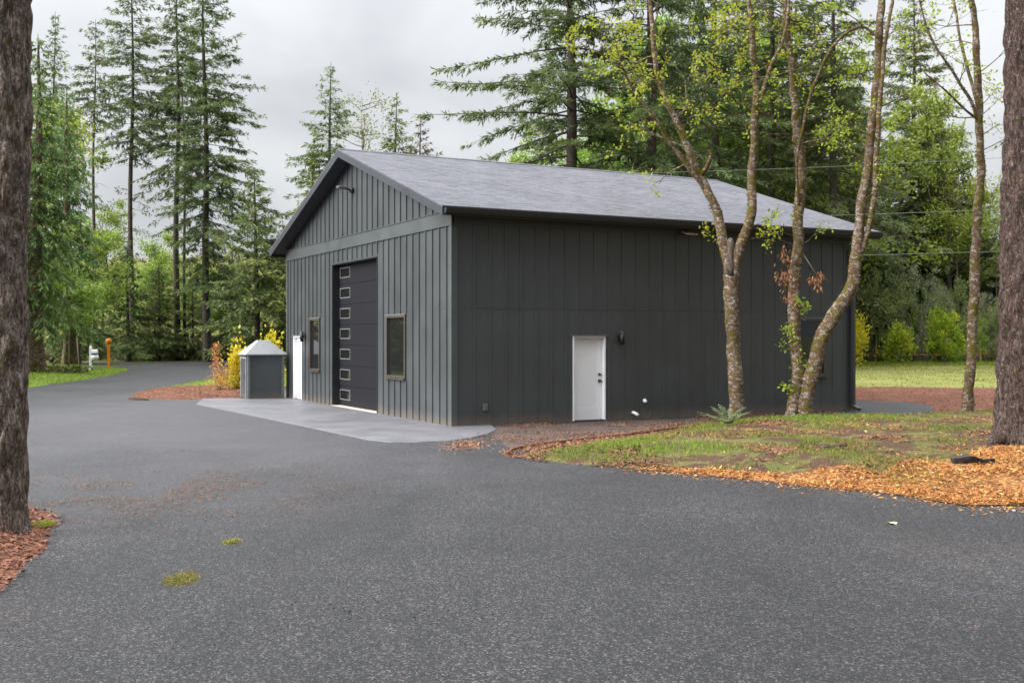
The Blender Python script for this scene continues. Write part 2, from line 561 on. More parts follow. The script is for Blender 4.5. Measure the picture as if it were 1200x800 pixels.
M['brush'] = m_leaf('hillside_brush', [(0, (.09, .115, .035)), (.4, (.19, .215, .055)), (.68, (.28, .29, .08)), (1, (.42, .29, .15))], .7, .2, .35)
M['moss'] = m_leaf('moss_tufts', [(0, (.045, .042, .008)), (.5, (.115, .105, .014)), (1, (.21, .20, .03))], .9, .1, .3, .1)
M['dry'] = m_leaf('dry_undergrowth', [(0, (.06, .05, .025)), (.4, (.13, .10, .05)), (.75, (.20, .14, .075)), (1, (.16, .19, .06))], .8, .15, .3)
M['lichen'] = m_leaf('lichen_twigs', [(0, (0.156, 0.172, 0.094)), (.5, (0.296, 0.312, 0.187)), (1, (0.468, 0.484, 0.343))], .8, .15, .25)
M['olive'] = m_leaf('olive_leaves', [(0, (0.101, 0.132, 0.047)), (.5, (0.217, 0.271, 0.093)), (1, (0.389, 0.435, 0.155))], .6, .2, .35)
M['fern'] = m_leaf('fern_fronds', [(0, (.09, .13, .055)), (.6, (.20, .26, .12)), (1, (.32, .37, .20))], .5, .35, .3)
M['grass'] = m_leaf('grass_blades', [(0, (.08, .10, .022)), (.4, (.16, .19, .03)), (.7, (.25, .25, .06)), (1, (.42, .32, .13))], .6, .25, .4)
M['grass_v'] = m_leaf('vivid_grass_blades', [(0, (.11, .16, .02)), (.5, (.195, .27, .033)), (1, (.31, .36, .06))], .55, .3, .4, .1)
M['chip_or'] = m_leaf('fresh_wood_chips', [(0, (.08, .032, .014)), (.35, (.30, .118, .034)), (.72, (.54, .25, .07)), (1, (.70, .45, .19))], .8, .15, .05, .05)
M['litter'] = m_leaf('dry_needle_litter', [(0, (.05, .03, .02)), (.5, (.14, .085, .05)), (1, (.27, .18, .10))], .85, .15, .03, .05)
M['chip_rd'] = m_leaf('red_bark_chips', [(0, (.075, .035, .025)), (.5, (.18, .075, .045)), (1, (.30, .15, .09))], .85, .15, .03, .05)

# ------------------------------------------------------------------ ground patches
def in_poly(P, poly):
    x, y = P[:, 0], P[:, 1]
    r = np.zeros(len(P), bool)
    n = len(poly)
    for i in range(n):
        x0, y0 = poly[i]
        x1, y1 = poly[(i + 1) % n]
        if y0 == y1: continue
        c = ((y0 > y) != (y1 > y)) & (x < (x1 - x0) * (y - y0) / (y1 - y0) + x0)
        r ^= c
    return r
def poly_dist(P, poly):
    d = np.full(len(P), 1e9)
    n = len(poly)
    for i in range(n):
        a = np.array(poly[i]); b = np.array(poly[(i + 1) % n])
        ab = b - a
        t = np.clip(((P - a) @ ab) / max(ab @ ab, 1e-9), 0, 1)
        d = np.minimum(d, np.linalg.norm(P - (a + t[:, None] * ab), axis=1))
    return d

class Patch:
    def __init__(s, name, poly, mat, z0, h=0.0, wid=1.0, step=.5, jit=.06, bump=.02, seed=1, label=None):
        rng = np.random.default_rng(seed)
        pts = []
        n = len(poly)
        for i in range(n):
            a = np.array(poly[i], float); b = np.array(poly[(i + 1) % n], float)
            m = max(1, int(np.linalg.norm(b - a) / step))
            m = min(m, 120)
            nv = np.array([-(b - a)[1], (b - a)[0]]) / max(np.linalg.norm(b - a), 1e-6)
            for j in range(m):
                q = a + (b - a) * j / m
                e = mnoise.noise(Vector((q[0] * 1.3, q[1] * 1.3, seed))) + .6 * mnoise.noise(Vector((q[0] * 4, q[1] * 4, seed)))
                pts.append(q + nv * e * jit)
        s.poly = np.array(pts)
        s.z0, s.h, s.wid, s.bump, s.seed = z0, h, wid, bump, seed
        lo, hi = s.poly.min(0), s.poly.max(0)
        s.lo, s.hi = lo, hi
        gs = max(step, (hi - lo).max() / 90)
        gx, gy = np.meshgrid(np.arange(lo[0], hi[0], gs), np.arange(lo[1], hi[1], gs))
        G = np.stack([gx.ravel(), gy.ravel()], 1)
        G += rng.uniform(-.25, .25, G.shape) * gs
        G = G[in_poly(G, s.poly)]
        G = G[poly_dist(G, s.poly) > gs * .35]
        nb = len(s.poly)
        V2 = [Vector(p) for p in s.poly] + [Vector(p) for p in G]
        r = delaunay_2d_cdt(V2, [], [list(range(nb))], 1, 1e-5)
        vv = np.array([[p.x, p.y] for p in r[0]])
        zz = s.height(vv)
        me = bpy.data.meshes.new(name)
        me.from_pydata([(p[0], p[1], z) for p, z in zip(vv, zz)], [], [tuple(f) for f in r[2]])
        me.polygons.foreach_set('use_smooth', [True] * len(me.polygons))
        me.update()
        if len(me.polygons) and me.polygons[0].normal.z < 0: me.flip_normals()
        me.materials.append(mat)
        s.o = link(name, me)
        tag(s.o, kind='structure')
    def height(s, P):
        d = poly_dist(P, s.poly)
        n = np.array([mnoise.noise(Vector((p[0] * .9, p[1] * .9, s.seed * 3.1))) + .5 * mnoise.noise(Vector((p[0] * 2.7, p[1] * 2.7, s.seed))) for p in P])
        e = smooth(d / s.wid)
        return s.z0 + s.h * e + s.bump * n * e * .7 + s.bump * .4 * e
    def sample(s, n, rng, dens=None):
        """n random points on the patch, as an (n, 3) array"""
        outp = []
        tot = 0
        for _ in range(60):
            P = rng.uniform(s.lo, s.hi, (n * 3, 2))
            P = P[in_poly(P, s.poly)]
            if dens is not None: P = P[rng.uniform(0, 1, len(P)) < dens(P)]
            outp.append(P)
            tot += len(P)
            if tot >= n: break
        P = np.concatenate(outp)[:n]
        return np.concatenate([P, s.height(P)[:, None]], 1)

def nz2(P, sc, seed):
    return np.array([mnoise.noise(Vector((p[0] * sc, p[1] * sc, seed))) for p in P])

def blades(P, rng, h, wd, var, lean=.5):
    c = Cards()
    n = len(P)
    a = rng.uniform(0, 2 * np.pi, n)
    D = np.stack([np.cos(a) * lean * rng.uniform(.2, 1.4, n), np.sin(a) * lean * rng.uniform(.2, 1.4, n), np.ones(n)], 1)
    b = rng.uniform(0, 2 * np.pi, n)
    N = np.stack([np.cos(b), np.sin(b), np.zeros(n)], 1)
    c.add(P - np.array([0, 0, .01]), D, N, h, wd, var)
    return c
def chips(P, rng, L, W, var):
    """thin curled flakes lying about, each with its own tilt"""
    c = Cards()
    n = len(P)
    a = rng.uniform(0, 2 * np.pi, n)
    D = np.stack([np.cos(a), np.sin(a), rng.normal(0, .28, n)], 1)
    N = np.stack([rng.normal(0, .4, n), rng.normal(0, .4, n), np.ones(n)], 1)
    c.add(P + np.array([0, 0, .012]) + rng.uniform(0, .02, (n, 1)) * np.array([0, 0, 1]), D, N, L, W, var)
    return c
def stuff(name, c, mat, label=None, wide=.45):
    o = link(name, c.mesh(name, mat, wide))
    tag(o, kind='stuff')
    return o

rs = np.random.default_rng(7)
# ground sheet to the horizon
gm = m_turf('forest_floor', [(.3, (.05, .042, .022)), (.5, (.075, .075, .03)), (.7, (.11, .12, .04))], .6, (.075, .05, .03), .58)
mb = MB()
mb.add([(-2500, -2500, -.006), (2500, -2500, -.006), (2500, 2500, -.006), (-2500, 2500, -.006)], [(0, 1, 2, 3)])
tag(mb.build('ground', gm), kind='structure')
# asphalt drive and the road it runs out to
drive = [(-45, -12), (26, -12), (26, 13.6), g(1260, 596), (15.0, 30), (14, 44), (6, 60), (-4, 68), g(330, 421), g(250, 423), g(150, 425.5), g(60, 428), (-70, 78), (-60, 40), (-40, 20)]
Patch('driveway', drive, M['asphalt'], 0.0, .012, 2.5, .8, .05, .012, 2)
far_road = [(4, 88), (20, 88), (60, 86), (110, 84), (110, 91), (60, 94), (20, 96), (4, 96)]
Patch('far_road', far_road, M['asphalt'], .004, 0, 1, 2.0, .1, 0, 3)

lawn_m = m_turf('lush_lawn', [(.3, (.085, .13, .016)), (.55, (.13, .19, .022)), (.75, (.18, .225, .032))], 1.2)
lawn_w = m_turf('thin_lawn', [(.3, (.13, .145, .032)), (.5, (.19, .20, .052)), (.72, (.25, .225, .085))], .8, (.16, .12, .07), .58)
isl_m = m_turf('island_turf', [(.32, (.085, .095, .022)), (.5, (.125, .12, .036)), (.7, (.17, .12, .06))], 1.0, (.085, .047, .03), .46)
red_m = m_mulch('red_bark_mulch', (.065, .032, .025), (.15, .062, .042), (.25, .12, .075))
path_m = m_mulch('mulch_dusted_path', (.06, .05, .05), (.10, .078, .070), (.16, .095, .065), 1.4)

verge = Patch('lawn_verge', [(-34, 44), g(-40, 468), g(25, 456), g(90, 447), g(130, 441), g(150, 435), g(152, 432.5), g(140, 430.8), g(110, 430), g(60, 429), g(0, 428), (-36, 74)], lawn_m, .012, .18, 3.0, .8, .15, .03, 4)
bed_far = Patch('mulch_bed', [g(152, 466.5), g(160, 460), g(178, 456.5), g(215, 454), g(255, 453.6), g(334, 452), g(334, 463), g(285, 467.5), g(200, 469)], red_m, .014, .10, .8, .4, .08, .03, 5)
lawn_far = Patch('lawn_strip', [g(200, 453.4), g(218, 449.5), g(240, 445.5), g(285, 441), g(336, 437), (2, 52), (3, 45), g(336, 452.5), g(255, 453.4)], lawn_m, .016, .12, 1.5, .7, .12, .03, 6)
bed_near = Patch('bark_bed', [g(-40, 716), g(0, 700), g(28, 672), g(60, 636), g(74, 614), g(62, 604), g(40, 598), g(0, 592), (-7.5, 13), (-8.5, 9)], red_m, .014, .16, .9, .16, .05, .03, 7)
island_poly = [g(588, 535), g(640, 544), g(770, 553), g(900, 566), g(1050, 582), g(1130, 592.5), g(1200, 594), g(1330, 600), (19, 24), (18, 31), g(1180, 484), g(1100, 484), g(1040, 488), g(1000, 488.5), g(930, 490), g(840, 494), g(770, 506), g(690, 517), g(630, 525)]
island = Patch('planting_island', island_poly, isl_m, .012, .17, 2.2, .32, .07, .05, 8)
or_m = m_mulch('orange_chip_mulch', (.10, .05, .025), (.24, .105, .035), (.46, .22, .075), .8)
class OverIsland(Patch):
    def height(s, P): return island.height(P) + .010
chipbed = OverIsland('chip_bed', [g(740, 551.2), g(790, 554.5), g(900, 566), g(1050, 582), g(1130, 592.3), g(1200, 593.8), g(1300, 598), g(1330, 556), g(1255, 538), g(1165, 538), g(1120, 552), g(1075, 554), g(1035, 564), g(985, 558), g(930, 561), g(880, 557), g(820, 553), g(770, 551)], or_m, 0, 0, 1, .22, .22, 0, 14)
wall_edge = lambda x, y=0.0: (-1.36 + .886 * x - .463 * y, 24.8 + .463 * x + .886 * y)
path = Patch('mulch_path', [g(560, 513), g(548, 508), wall_edge(.9, .0), wall_edge(12.4, .0), g(1000, 492), g(930, 494), g(850, 500), g(770, 511), g(690, 524), g(640, 532), g(594, 537), g(575, 528)], path_m, .006, .02, .8, .4, .12, .012, 9)
red_right = Patch('mulch_strip', [wall_edge(12.9, 0.4), g(1003, 470), g(1060, 471.5), g(1090, 476), g(1085, 482), g(1100, 485), g(1180, 485), (18, 30), (24, 40), g(1260, 457), g(1175, 456), g(1080, 454.5), g(1000, 454), wall_edge(13, 6)], red_m, .010, .05, .8, .5, .15, .03, 10)
lawn_r = Patch('back_lawn', [g(1000, 455.5), g(1080, 456), g(1175, 457.5), g(1260, 459), (34, 40), (70, 60), (70, 84), (20, 84), (2, 84), (3, 60), wall_edge(14, 9)], lawn_w, .018, .10, 3, 1.2, .15, .05, 11)

# concrete apron, with a real edge and control joints
ap = [g(230, 474.5), g(300, 489), g(370, 503.5), g(430, 516.5), g(458, 519.3), g(490, 519.6), g(526, 518), g(552, 514.5), g(572, 509.5), g(582, 504.8)]
ap = [(x, y) for x, y in ap] + [wall_edge(1.0, 0), wall_edge(-0.001, -.001), wall_edge(0, 13.3), wall_edge(0, 14.9), wall_edge(-2.4, 14.9)]
mb = MB()
mb.prism(ap, -.08, .034, 2)
apron = mb.build('concrete_apron', M['concrete'], None, .012)
tag(apron, kind='structure')

# ------------------------------------------------------------------ stuff on the ground
def scatter_ground():
    rng = rs
    # island: patchy grass, orange chips towards the road and around the big trunk, bark fragments
    def chip_d(P):
        d = poly_dist(P, island.poly[:int(len(island.poly) * .55)])
        edge = np.clip(1.2 - d / 1.5, 0, 1) * np.clip((P[:, 0] - 1.0) / 4, 0, 1)
        trunk = np.clip(1.3 - np.hypot(P[:, 0] - 8.9, P[:, 1] - 18.5) / 2.6, 0, 1)
        return np.clip(np.maximum(edge, trunk) * (.75 + .8 * nz2(P, .9, 3)), 0.0, 1)
    P1 = island.sample(7000, rng, lambda P: np.clip(chip_d(P) * (1.4 * nz2(P, 1.3, 17) + .45), 0, 1))
    e = chipbed.poly[:int(len(chipbed.poly) * .5)]
    P3 = e[rng.integers(0, len(e), 1900)] + rng.normal(0, 1, (1900, 2)) * np.array([.25, .22]) - np.abs(rng.normal(0, .22, (1900, 1))) * np.array([0, 1.0])
    P3 = np.concatenate([P3, np.where(in_poly(P3, chipbed.poly), .06, .014)[:, None]], 1)
    P2 = chipbed.sample(30000, rng)
    P2 = P2[nz2(P2, 1.0, 23) + rng.uniform(-.3, .5, len(P2)) > -.12]
    P = np.concatenate([P1, P2, P3])
    n = len(P)
    stuff('wood_chips', chips(P, rng, rng.gamma(2.5, .015, n) + .012, rng.gamma(2.5, .0055, n) + .005, rng.beta(1.5, 1.7, n)), M['chip_or'])
    def red_d(P):
        return np.clip(.10 + .55 * np.clip(1 - (P[:, 0] + .2) / 3.2, 0, 1) + 1.2 * (nz2(P, .8, 9) - .15), 0, 1) * np.clip(1.2 - chip_d(P), 0, 1)
    P = island.sample(17000, rng, red_d)
    n = len(P)
    stuff('bark_chips', chips(P, rng, rng.uniform(.04, .11, n), rng.uniform(.015, .04, n), rng.beta(2, 2, n)), M['chip_rd'])
    def gr_d(P):
        far = np.clip((poly_dist(P, island.poly) - .15) / .6, 0, 1)
        return np.clip((.34 + 1.5 * nz2(P, .65, 21) + .5 * nz2(P, 2.2, 5)) * far - .75 * chip_d(P) - .30 * in_poly(P, chipbed.poly), 0, 1)
    P = island.sample(42000, rng, gr_d)
    n = len(P)
    va = np.clip(rng.beta(2, 2.2, n) + .35 * nz2(P, .5, 4), 0, 1)
    stuff('island_grass', blades(P, rng, rng.uniform(.03, .10, n), rng.uniform(.006, .014, n), va, .7), M['grass'])
    def gv_d(P):   # the two vivid clumps by the road edge and the ring below the trees
        a = np.exp(-(((P[:, 0] - 2.35) / 1.0) ** 2 + ((P[:, 1] - 18.4) / .55) ** 2))
        b = np.exp(-(((P[:, 0] - 1.7) / .7) ** 2 + ((P[:, 1] - 18.9) / .4) ** 2)) * .6
        c = np.exp(-(((P[:, 0] - 6.0) / 2.6) ** 2 + ((P[:, 1] - 24.9) / .8) ** 2)) * .5
        return np.clip((a + b + c) * (.8 + 1.2 * nz2(P, 2.0, 8)), 0, 1)
    P = island.sample(4200, rng, gv_d)
    n = len(P)
    stuff('vivid_grass', blades(P, rng, rng.uniform(.05, .13, n), rng.uniform(.008, .016, n), rng.beta(2, 2, n), .6), M['grass_v'])
    # bark beds
    for pt, nn in ((bed_near, 9000), (bed_far, 5000), (red_right, 6000)):
        P = pt.sample(nn, rng)
        n = len(P)
        stuff('bark_chips', chips(P, rng, rng.uniform(.03, .10, n), rng.uniform(.012, .035, n), rng.beta(2, 2, n)), M['chip_rd'])
    # chips strewn over the path, thick along the island and in patches
    def pth(P):
        d = poly_dist(P, island.poly)
        return np.clip(.10 + .9 * np.exp(-d / .35) + 1.1 * (nz2(P, .9, 2) - .1), 0, 1)
    P = path.sample(6500, rng, pth)
    n = len(P)
    stuff('bark_chips', chips(P, rng, rng.uniform(.03, .09, n), rng.uniform(.012, .03, n), rng.beta(2, 2, n)), M['chip_rd'])
    c0 = np.array(g(548, 523))
    P = rng.normal(0, 1, (700, 2)) * np.array([.22, .5]) + c0
    P = np.concatenate([P, np.full((700, 1), .016)], 1)
    stuff('bark_chips', chips(P, rng, rng.uniform(.03, .08, 700), rng.uniform(.012, .03, 700), np.clip(rng.beta(2, 2, 700) + .3, 0, 1)), M['chip_rd'])
    # lawns
    P = verge.sample(26000, rng)
    n = len(P)
    stuff('lawn_grass', blades(P, rng, rng.uniform(.05, .12, n), rng.uniform(.02, .04, n), rng.beta(2, 2, n), .6), M['grass_v'])
    P = lawn_far.sample(9000, rng)
    n = len(P)
    stuff('lawn_grass', blades(P, rng, rng.uniform(.05, .12, n), rng.uniform(.015, .03, n), rng.beta(2, 2, n), .6), M['grass_v'])
    P = lawn_r.sample(30000, rng, lambda P: np.clip(.5 + .8 * nz2(P, .35, 6), 0, 1) * (P[:, 0] > 8) * (P[:, 0] < 45))
    n = len(P)
    stuff('lawn_grass', blades(P, rng, rng.uniform(.04, .11, n), rng.uniform(.02, .05, n), np.clip(rng.beta(2, 2, n) + .3 * nz2(P, .3, 2), 0, 1), .8), M['grass'])
    P = lawn_r.sample(9000, rng, lambda P: np.exp(-((P[:, 1] - 76) / 3.0) ** 2) * (P[:, 0] > 20) * (P[:, 0] < 36))
    n = len(P)
    stuff('lawn_grass', blades(P, rng, rng.uniform(.10, .30, n), rng.uniform(.03, .06, n), rng.beta(2, 2, n), .6), M['grass_v'])
    # loose stones, needles and bits on the drive
    yy = 5.2 + 15 * rng.uniform(0, 1, 95000) ** 2.0
    P = np.stack([rng.uniform(-.52, .52, len(yy)) * yy, yy], 1)
    P = P[~in_poly(P, island.poly)]
    P = P[~in_poly(P, bed_near.poly)]
    n = len(P)
    P = np.concatenate([P, rng.uniform(.010, .015, (n, 1))], 1)
    V, Fs, vr = [], [], []
    oc = np.array([[1,0,0],[-1,0,0],[0,1,0],[0,-1,0],[0,0,1],[0,0,-1]], float)
    of = np.array([[0,2,4],[2,1,4],[1,3,4],[3,0,4],[2,0,5],[1,2,5],[3,1,5],[0,3,5]])
    sz = np.minimum(rng.gamma(4, .0013, (n, 1, 1)), .014) * rng.uniform(.6, 1.4, (n, 1, 3)) * np.array([1, 1, .7])
    jit = rng.uniform(.7, 1.3, (n, 6, 1))
    V = (oc[None] * jit * sz + P[:, None, :]).reshape(-1, 3)
    Fs = (of[None] + np.arange(n)[:, None, None] * 6).reshape(-1, 3)
    me = np_mesh('loose_gravel', V, Fs, m_leaf('gravel_stones', [(0, (.014, .0135, .0145)), (.5, (.032, .030, .033)), (.85, (.075, .071, .075)), (1, (.16, .152, .148))], .55, .4, 0.0, .02), np.repeat(rng.beta(1.3, 1.9, n), 8))
    tag(link('loose_gravel', me), kind='stuff')
    P = rng.uniform((-7.5, 6), (9, 22), (16000, 2))
    q = np.clip(.08 + .9 * np.exp(-(((P[:, 0] + 4.2) / 1.6) ** 2 + ((P[:, 1] - 14.2) / 2.2) ** 2)) + .25 * (nz2(P, .3, 5) > .2), 0, 1)
    P = P[(rng.uniform(0, 1, len(P)) < q) & ~in_poly(P, island.poly)]
    P = np.concatenate([P, rng.normal(0, 1, (12000, 2)) * np.array([1.4, 1.3]) + np.array([-4.7, 14.2])])
    P = P[nz2(P, 1.1, 6) > -.12]
    P = P[~in_poly(P, bed_near.poly)]
    n = len(P)
    P = np.concatenate([P, np.full((n, 1), .016)], 1)
    stuff('needle_litter', chips(P, rng, rng.uniform(.02, .06, n), rng.uniform(.003, .009, n), rng.beta(2, 2, n)), M['litter'])
scatter_ground()
# ------------------------------------------------------------------ the barn (its own axes: x along the long wall, y along the gable front)
BRZ = math.atan2(.463, .886)
barn = empty('barn', (-1.36, 24.8, 0), BRZ)
tag(barn, 'dark slate board and batten barn with gabled grey shingle roof and tall black garage door', 'barn')
LX, LY, TH = 12.3, 13.3, .25
PITCH, OV = .325, .5
def zroof(y): return 4.97 + (min(y, LY - y) + OV) * PITCH
ZW = 4.75
GAR = (4.76, 8.54, .0, 4.2)
WNR = (2.76, 4.05, 1.02, 2.60)
WNL = (9.70, 10.70, 1.02, 2.62)
DRL = (11.64, 12.56, .0, 2.09)
DRS = (3.18, 4.11, .0, 2.08)
WNS = (10.25, 11.25, 1.0, 2.55)

def wall_with(name, axis, off, u0, u1, z1, holes, out, batten=True, mat=None):
    """one wall: slab with openings, battens and the horizontal flashing; out = -1/+1 outward along the other axis"""
    mb = MB()
    us = sorted({u0, u1, *[h[0] for h in holes], *[h[1] for h in holes]})
    a, b = (off, off - out * TH)
    lo, hi = min(a, b), max(a, b)
    def bx(ua, ub, za, zb, p0=lo, p1=hi):
        if axis == 'y': mb.box((p0, ua, za), (p1, ub, zb))
        else: mb.box((ua, p0, za), (ub, p1, zb))
    for ua, ub in zip(us[:-1], us[1:]):
        mid = (ua + ub) / 2
        hs = sorted([(h[2], h[3]) for h in holes if h[0] < mid < h[1]])
        z = 0.0
        for za, zb in hs:
            if za > z: bx(ua, ub, z, za)
            z = zb
        if z < z1: bx(ua, ub, z, z1)
    if batten:
        f0, f1 = (off + out * (.024 if axis == 'y' else .013), off - out * .004)
        p0, p1 = min(f0, f1), max(f0, f1)
        rng = random.Random(name)
        u = u0 + .30
        while u < u1 - .15:
            ww = .031 + rng.uniform(-.002, .002)
            uu = u + rng.uniform(-.006, .006)
            spans = [(.03, z1 - .002)]
            for h in holes:
                if h[0] - .05 < uu < h[1] + .05:
                    new = []
                    for s0, s1 in spans:
                        if h[2] - .03 > s0: new.append((s0, h[2] - .03))
                        if h[3] + .045 < s1: new.append((h[3] + .045, s1))
                    spans = new
            for s0, s1 in spans:
                # a butt joint where two lengths meet
                if s0 < 2.72 < s1:
                    bx(uu - ww, uu + ww, s0, 2.722, p0, p1)
                    bx(uu - ww, uu + ww, 2.734, s1, p0, p1)
                else: bx(uu - ww, uu + ww, s0, s1, p0, p1)
            u += .4065
        segs = [(u0, u1)]
        for h in holes:
            if h[2] < 2.73 < h[3] + .05:
                segs = [q for s in segs for q in ((s[0], h[0] - .03), (h[1] + .03, s[1])) if q[1] > q[0]]
        f0, f1 = (off + out * .008, off - out * .004)
        for s in segs: bx(s[0] + .002, s[1] - .002, 2.715, 2.735, min(f0, f1), max(f0, f1))
    return mb.build(name, mat or M['siding'], barn)

front = wall_with('wall', 'y', 0.0, 0, LY, ZW, [GAR, WNR, WNL, DRL], -1)
wall_with('wall', 'x', 0.0, TH + .001, LX, 5.0, [DRS, WNS], -1)
wall_with('wall', 'x', LY, TH + .001, LX, 5.0, [], 1)
wall_with('wall', 'y', LX, TH + .001, LY - TH - .001, ZW, [], 1)
for x0, o in ((0, -1), (LX, 1)):
    mb = MB()
    xa, xb = (x0, x0 - o * .2)
    def zs(y): return zroof(y) - .16
    mb.prism([(.002, ZW + .001), (LY - .002, ZW + .001), (LY - .002, zs(0)), (LY / 2, zs(LY / 2)), (.002, zs(0))], min(xa, xb), max(xa, xb), 0)
    y = .30
    f0, f1 = x0 + o * .024, x0 - o * .004
    while y < LY - .15:
        mb.box((min(f0, f1), y - .031, 4.93), (max(f0, f1), y + .031, zs(y) - .012 - .04))
        y += .4065
    mb.build('gable', M['siding'], barn)
# belly band with its drip cap, frieze boards, corner boards
mb = MB()
mb.box((-.042, -.045, 4.585), (-.003, LY + .045, 4.915))
mb.box((-.062, -.05, 4.917), (-.002, LY + .05, 4.935))
mb.build('belly_band', M['trim'], barn, .004)
mb = MB()
mb.box((.03, -.034, 4.63), (LX + .03, -.001, 4.985))
mb.build('frieze_board', M['siding'], barn, .004)
mb = MB()
mb.box((.03, LY + .001, 4.63), (LX + .03, LY + .034, 4.985))
mb.build('frieze_board', M['siding'], barn, .004)
for cx, cy, sx, sy in ((0, 0, -1, -1), (0, LY, -1, 1), (LX, 0, 1, -1), (LX, LY, 1, 1)):
    mb = MB()
    zt = 4.58
    x_in, x_out = cx - sx * .12, cx + sx * .03
    y_in, y_out = cy - sy * .12, cy + sy * .03
    poly = [(x_out, y_out), (x_out, y_in), (cx + sx * .001, y_in), (cx + sx * .001, cy + sy * .001), (x_in, cy + sy * .001), (x_in, y_out)]
    mb.prism(poly, .02, zt, 2)
    mb.build('corner_board', M['trim'], barn)
# roof: two shingled slopes, ridge cap, soffits, rake and eave fascia
X0, X1 = -.436, LX + .436
zr = zroof(LY / 2)
ang = math.atan(PITCH)
SL = (LY / 2 + OV) / math.cos(ang)
for sgn in (1, -1):
    rf = MB()
    rf.box((X0 - .035, -.035, -.035), (X1 + .035, SL - .004, 0))
    # the thick butt edges of some shingle courses, so that the slope is not a plane
    rng = random.Random(3)
    for i in range(1, int(SL / .135)):
        x = X0 + rng.uniform(0, .6)
        while x < X1 - .6:
            wd = rng.uniform(.12, .42)
            if rng.random() < .35: rf.box((x, i * .135, .0), (min(x + wd, X1), i * .135 + .13, .003 + rng.uniform(0, .001)))
            x += wd + rng.uniform(.02, .35)
    o = rf.build('roof', M['shingle'], barn)
    o.location = (0, -OV if sgn > 0 else LY + OV, 4.97)
    o.rotation_euler = (ang, 0, 0)
    if sgn < 0:
        o.rotation_euler = (ang, 0, math.pi)
        o.location = (LX, LY + OV, 4.97)
    roof_o = o if sgn > 0 else roof_o
    sf = MB()
    yA, yB = (-OV, LY / 2) if sgn > 0 else (LY + OV, LY / 2)
    sf.prism([(yA, zroof(0) - OV * PITCH - .04), (yB, zr - .04), (yB, zr - .14), (yA, zroof(0) - OV * PITCH - .14)], X0, X1, 0)
    sf.build('soffit', M['soffit'], barn)
    for xa, xb in ((X0 - .03, X0 - .001), (X1 + .001, X1 + .03)):
        fb = MB()
        e = 4.97
        fb.prism([(yA, e - .038), (yB, zr - .038), (yB, zr - .225), (yA, e - .225)], xa, xb, 0)
        fb.build('rake_board', M['fascia'], barn)
    fb = MB()
    yo = -.025 if sgn > 0 else .025
    ys = sorted((yA + yo, yA + yo * .04))
    fb.box((X0, ys[0], 4.75), (X1, ys[1], 4.925))
    fb.build('eave_board', M['black_trim'], barn)
    gt = MB()
    s = -1 if sgn > 0 else 1
    yg = yA + s * .028
    gt.prism([(yg, 4.90), (yg, 4.79), (yg + s * .075, 4.79), (yg + s * .10, 4.84), (yg + s * .115, 4.90), (yg + s * .115, 4.915), (yg + s * .107, 4.915), (yg + s * .107, 4.90), (yg + s * .095, 4.85), (yg + s * .07, 4.80), (yg + s * .008, 4.80), (yg + s * .008, 4.90)], X0 + .01, X1 - .01, 0)
    for xe in (X0 + .006, X1 - .010):
        gt.prism([(yg, 4.905), (yg, 4.785), (yg + s * .078, 4.785), (yg + s * .118, 4.86), (yg + s * .118, 4.918)], xe, xe + .004, 0)
    gt.build('gutter', M['black_trim'], barn)
rc = MB()
rng = random.Random(9)
x = X0 - .03
while x < X1:
    z = zr + .012 + rng.uniform(0, .004)
    x2 = min(x + .2, X1 + .03)
    rc.prism([(LY/2 - .15, z - .15 * PITCH + .004), (LY/2, z + .008), (LY/2 + .15, z - .15 * PITCH + .004), (LY/2 + .15, z - .15 * PITCH - .012), (LY/2, z - .009), (LY/2 - .15, z - .15 * PITCH - .012)], x, x2 - .003, 0)
    x += .2
rc.build('ridge_cap', M['shingle'], barn)
# downspout at the far end of the long wall
ds = MB()
xc = 12.14
ds.box((xc - .045, -.105, .22), (xc + .045, -.036, 4.45))
ds.prism([(-.105, 4.44), (-.036, 4.44), (-.50, 4.78), (-.57, 4.78)], xc - .044, xc + .044, 0)
ds.prism([(-.104, .24), (-.037, .24), (-.037, .12), (-.36, .03), (-.38, .10), (-.104, .18)], xc - .05, xc + .05, 0)
ds.build('downspout', M['black_trim'], barn, .006)

# garage door: black jambs, seven sections, a window at the far end of each
gd = MB()
y0, y1 = GAR[0], GAR[1]
sh = 4.19 / 7
for i in range(7):
    za, zb = .035 + i * (4.165 / 7), .035 + (i + 1) * (4.165 / 7) - .008
    wy0, wy1, wz0, wz1 = 7.56, 8.42, zb - .385, zb - .125
    gd.box((.205, y0 + .002, za), (.248, y1 - .002, wz0))
    gd.box((.205, y0 + .002, wz0), (.248, wy0, wz1))
    gd.box((.205, wy1, wz0), (.248, y1 - .002, wz1))
    gd.box((.205, y0 + .002, wz1), (.248, y1 - .002, zb))
gdo = gd.build('garage_door', M['door_black'], barn)
for i in range(7):
    zb = .035 + (i + 1) * (4.165 / 7) - .008
    wz0, wz1 = zb - .385, zb - .125
    fr = MB()
    for a in (((.196, 7.540, wz0 - .020), (.204, 8.440, wz0 + .004)), ((.196, 7.540, wz1 - .004), (.204, 8.440, wz1 + .020)),
              ((.196, 7.540, wz0 + .005), (.204, 7.572, wz1 - .005)), ((.196, 8.408, wz0 + .005), (.204, 8.440, wz1 - .005))):
        fr.box(*a)
    fr.build('window_frame', M['alu'], gdo)
    pn = MB()
    pn.box((.222, 7.561, wz0 + .001), (.230, 8.419, wz1 - .001))
    pn.build('pane', M['glass'], gdo)
jb = MB()
jb.box((-.018, y0 + .001, .034), (.203, y0 + .03, 4.169))
jb.box((-.018, y1 - .03, .034), (.203, y1 - .001, 4.169))
jb.box((-.018, y0 + .001, 4.17), (.203, y1 - .001, 4.199))
jb.build('door_jamb', M['black_trim'], gdo)
tr = MB()
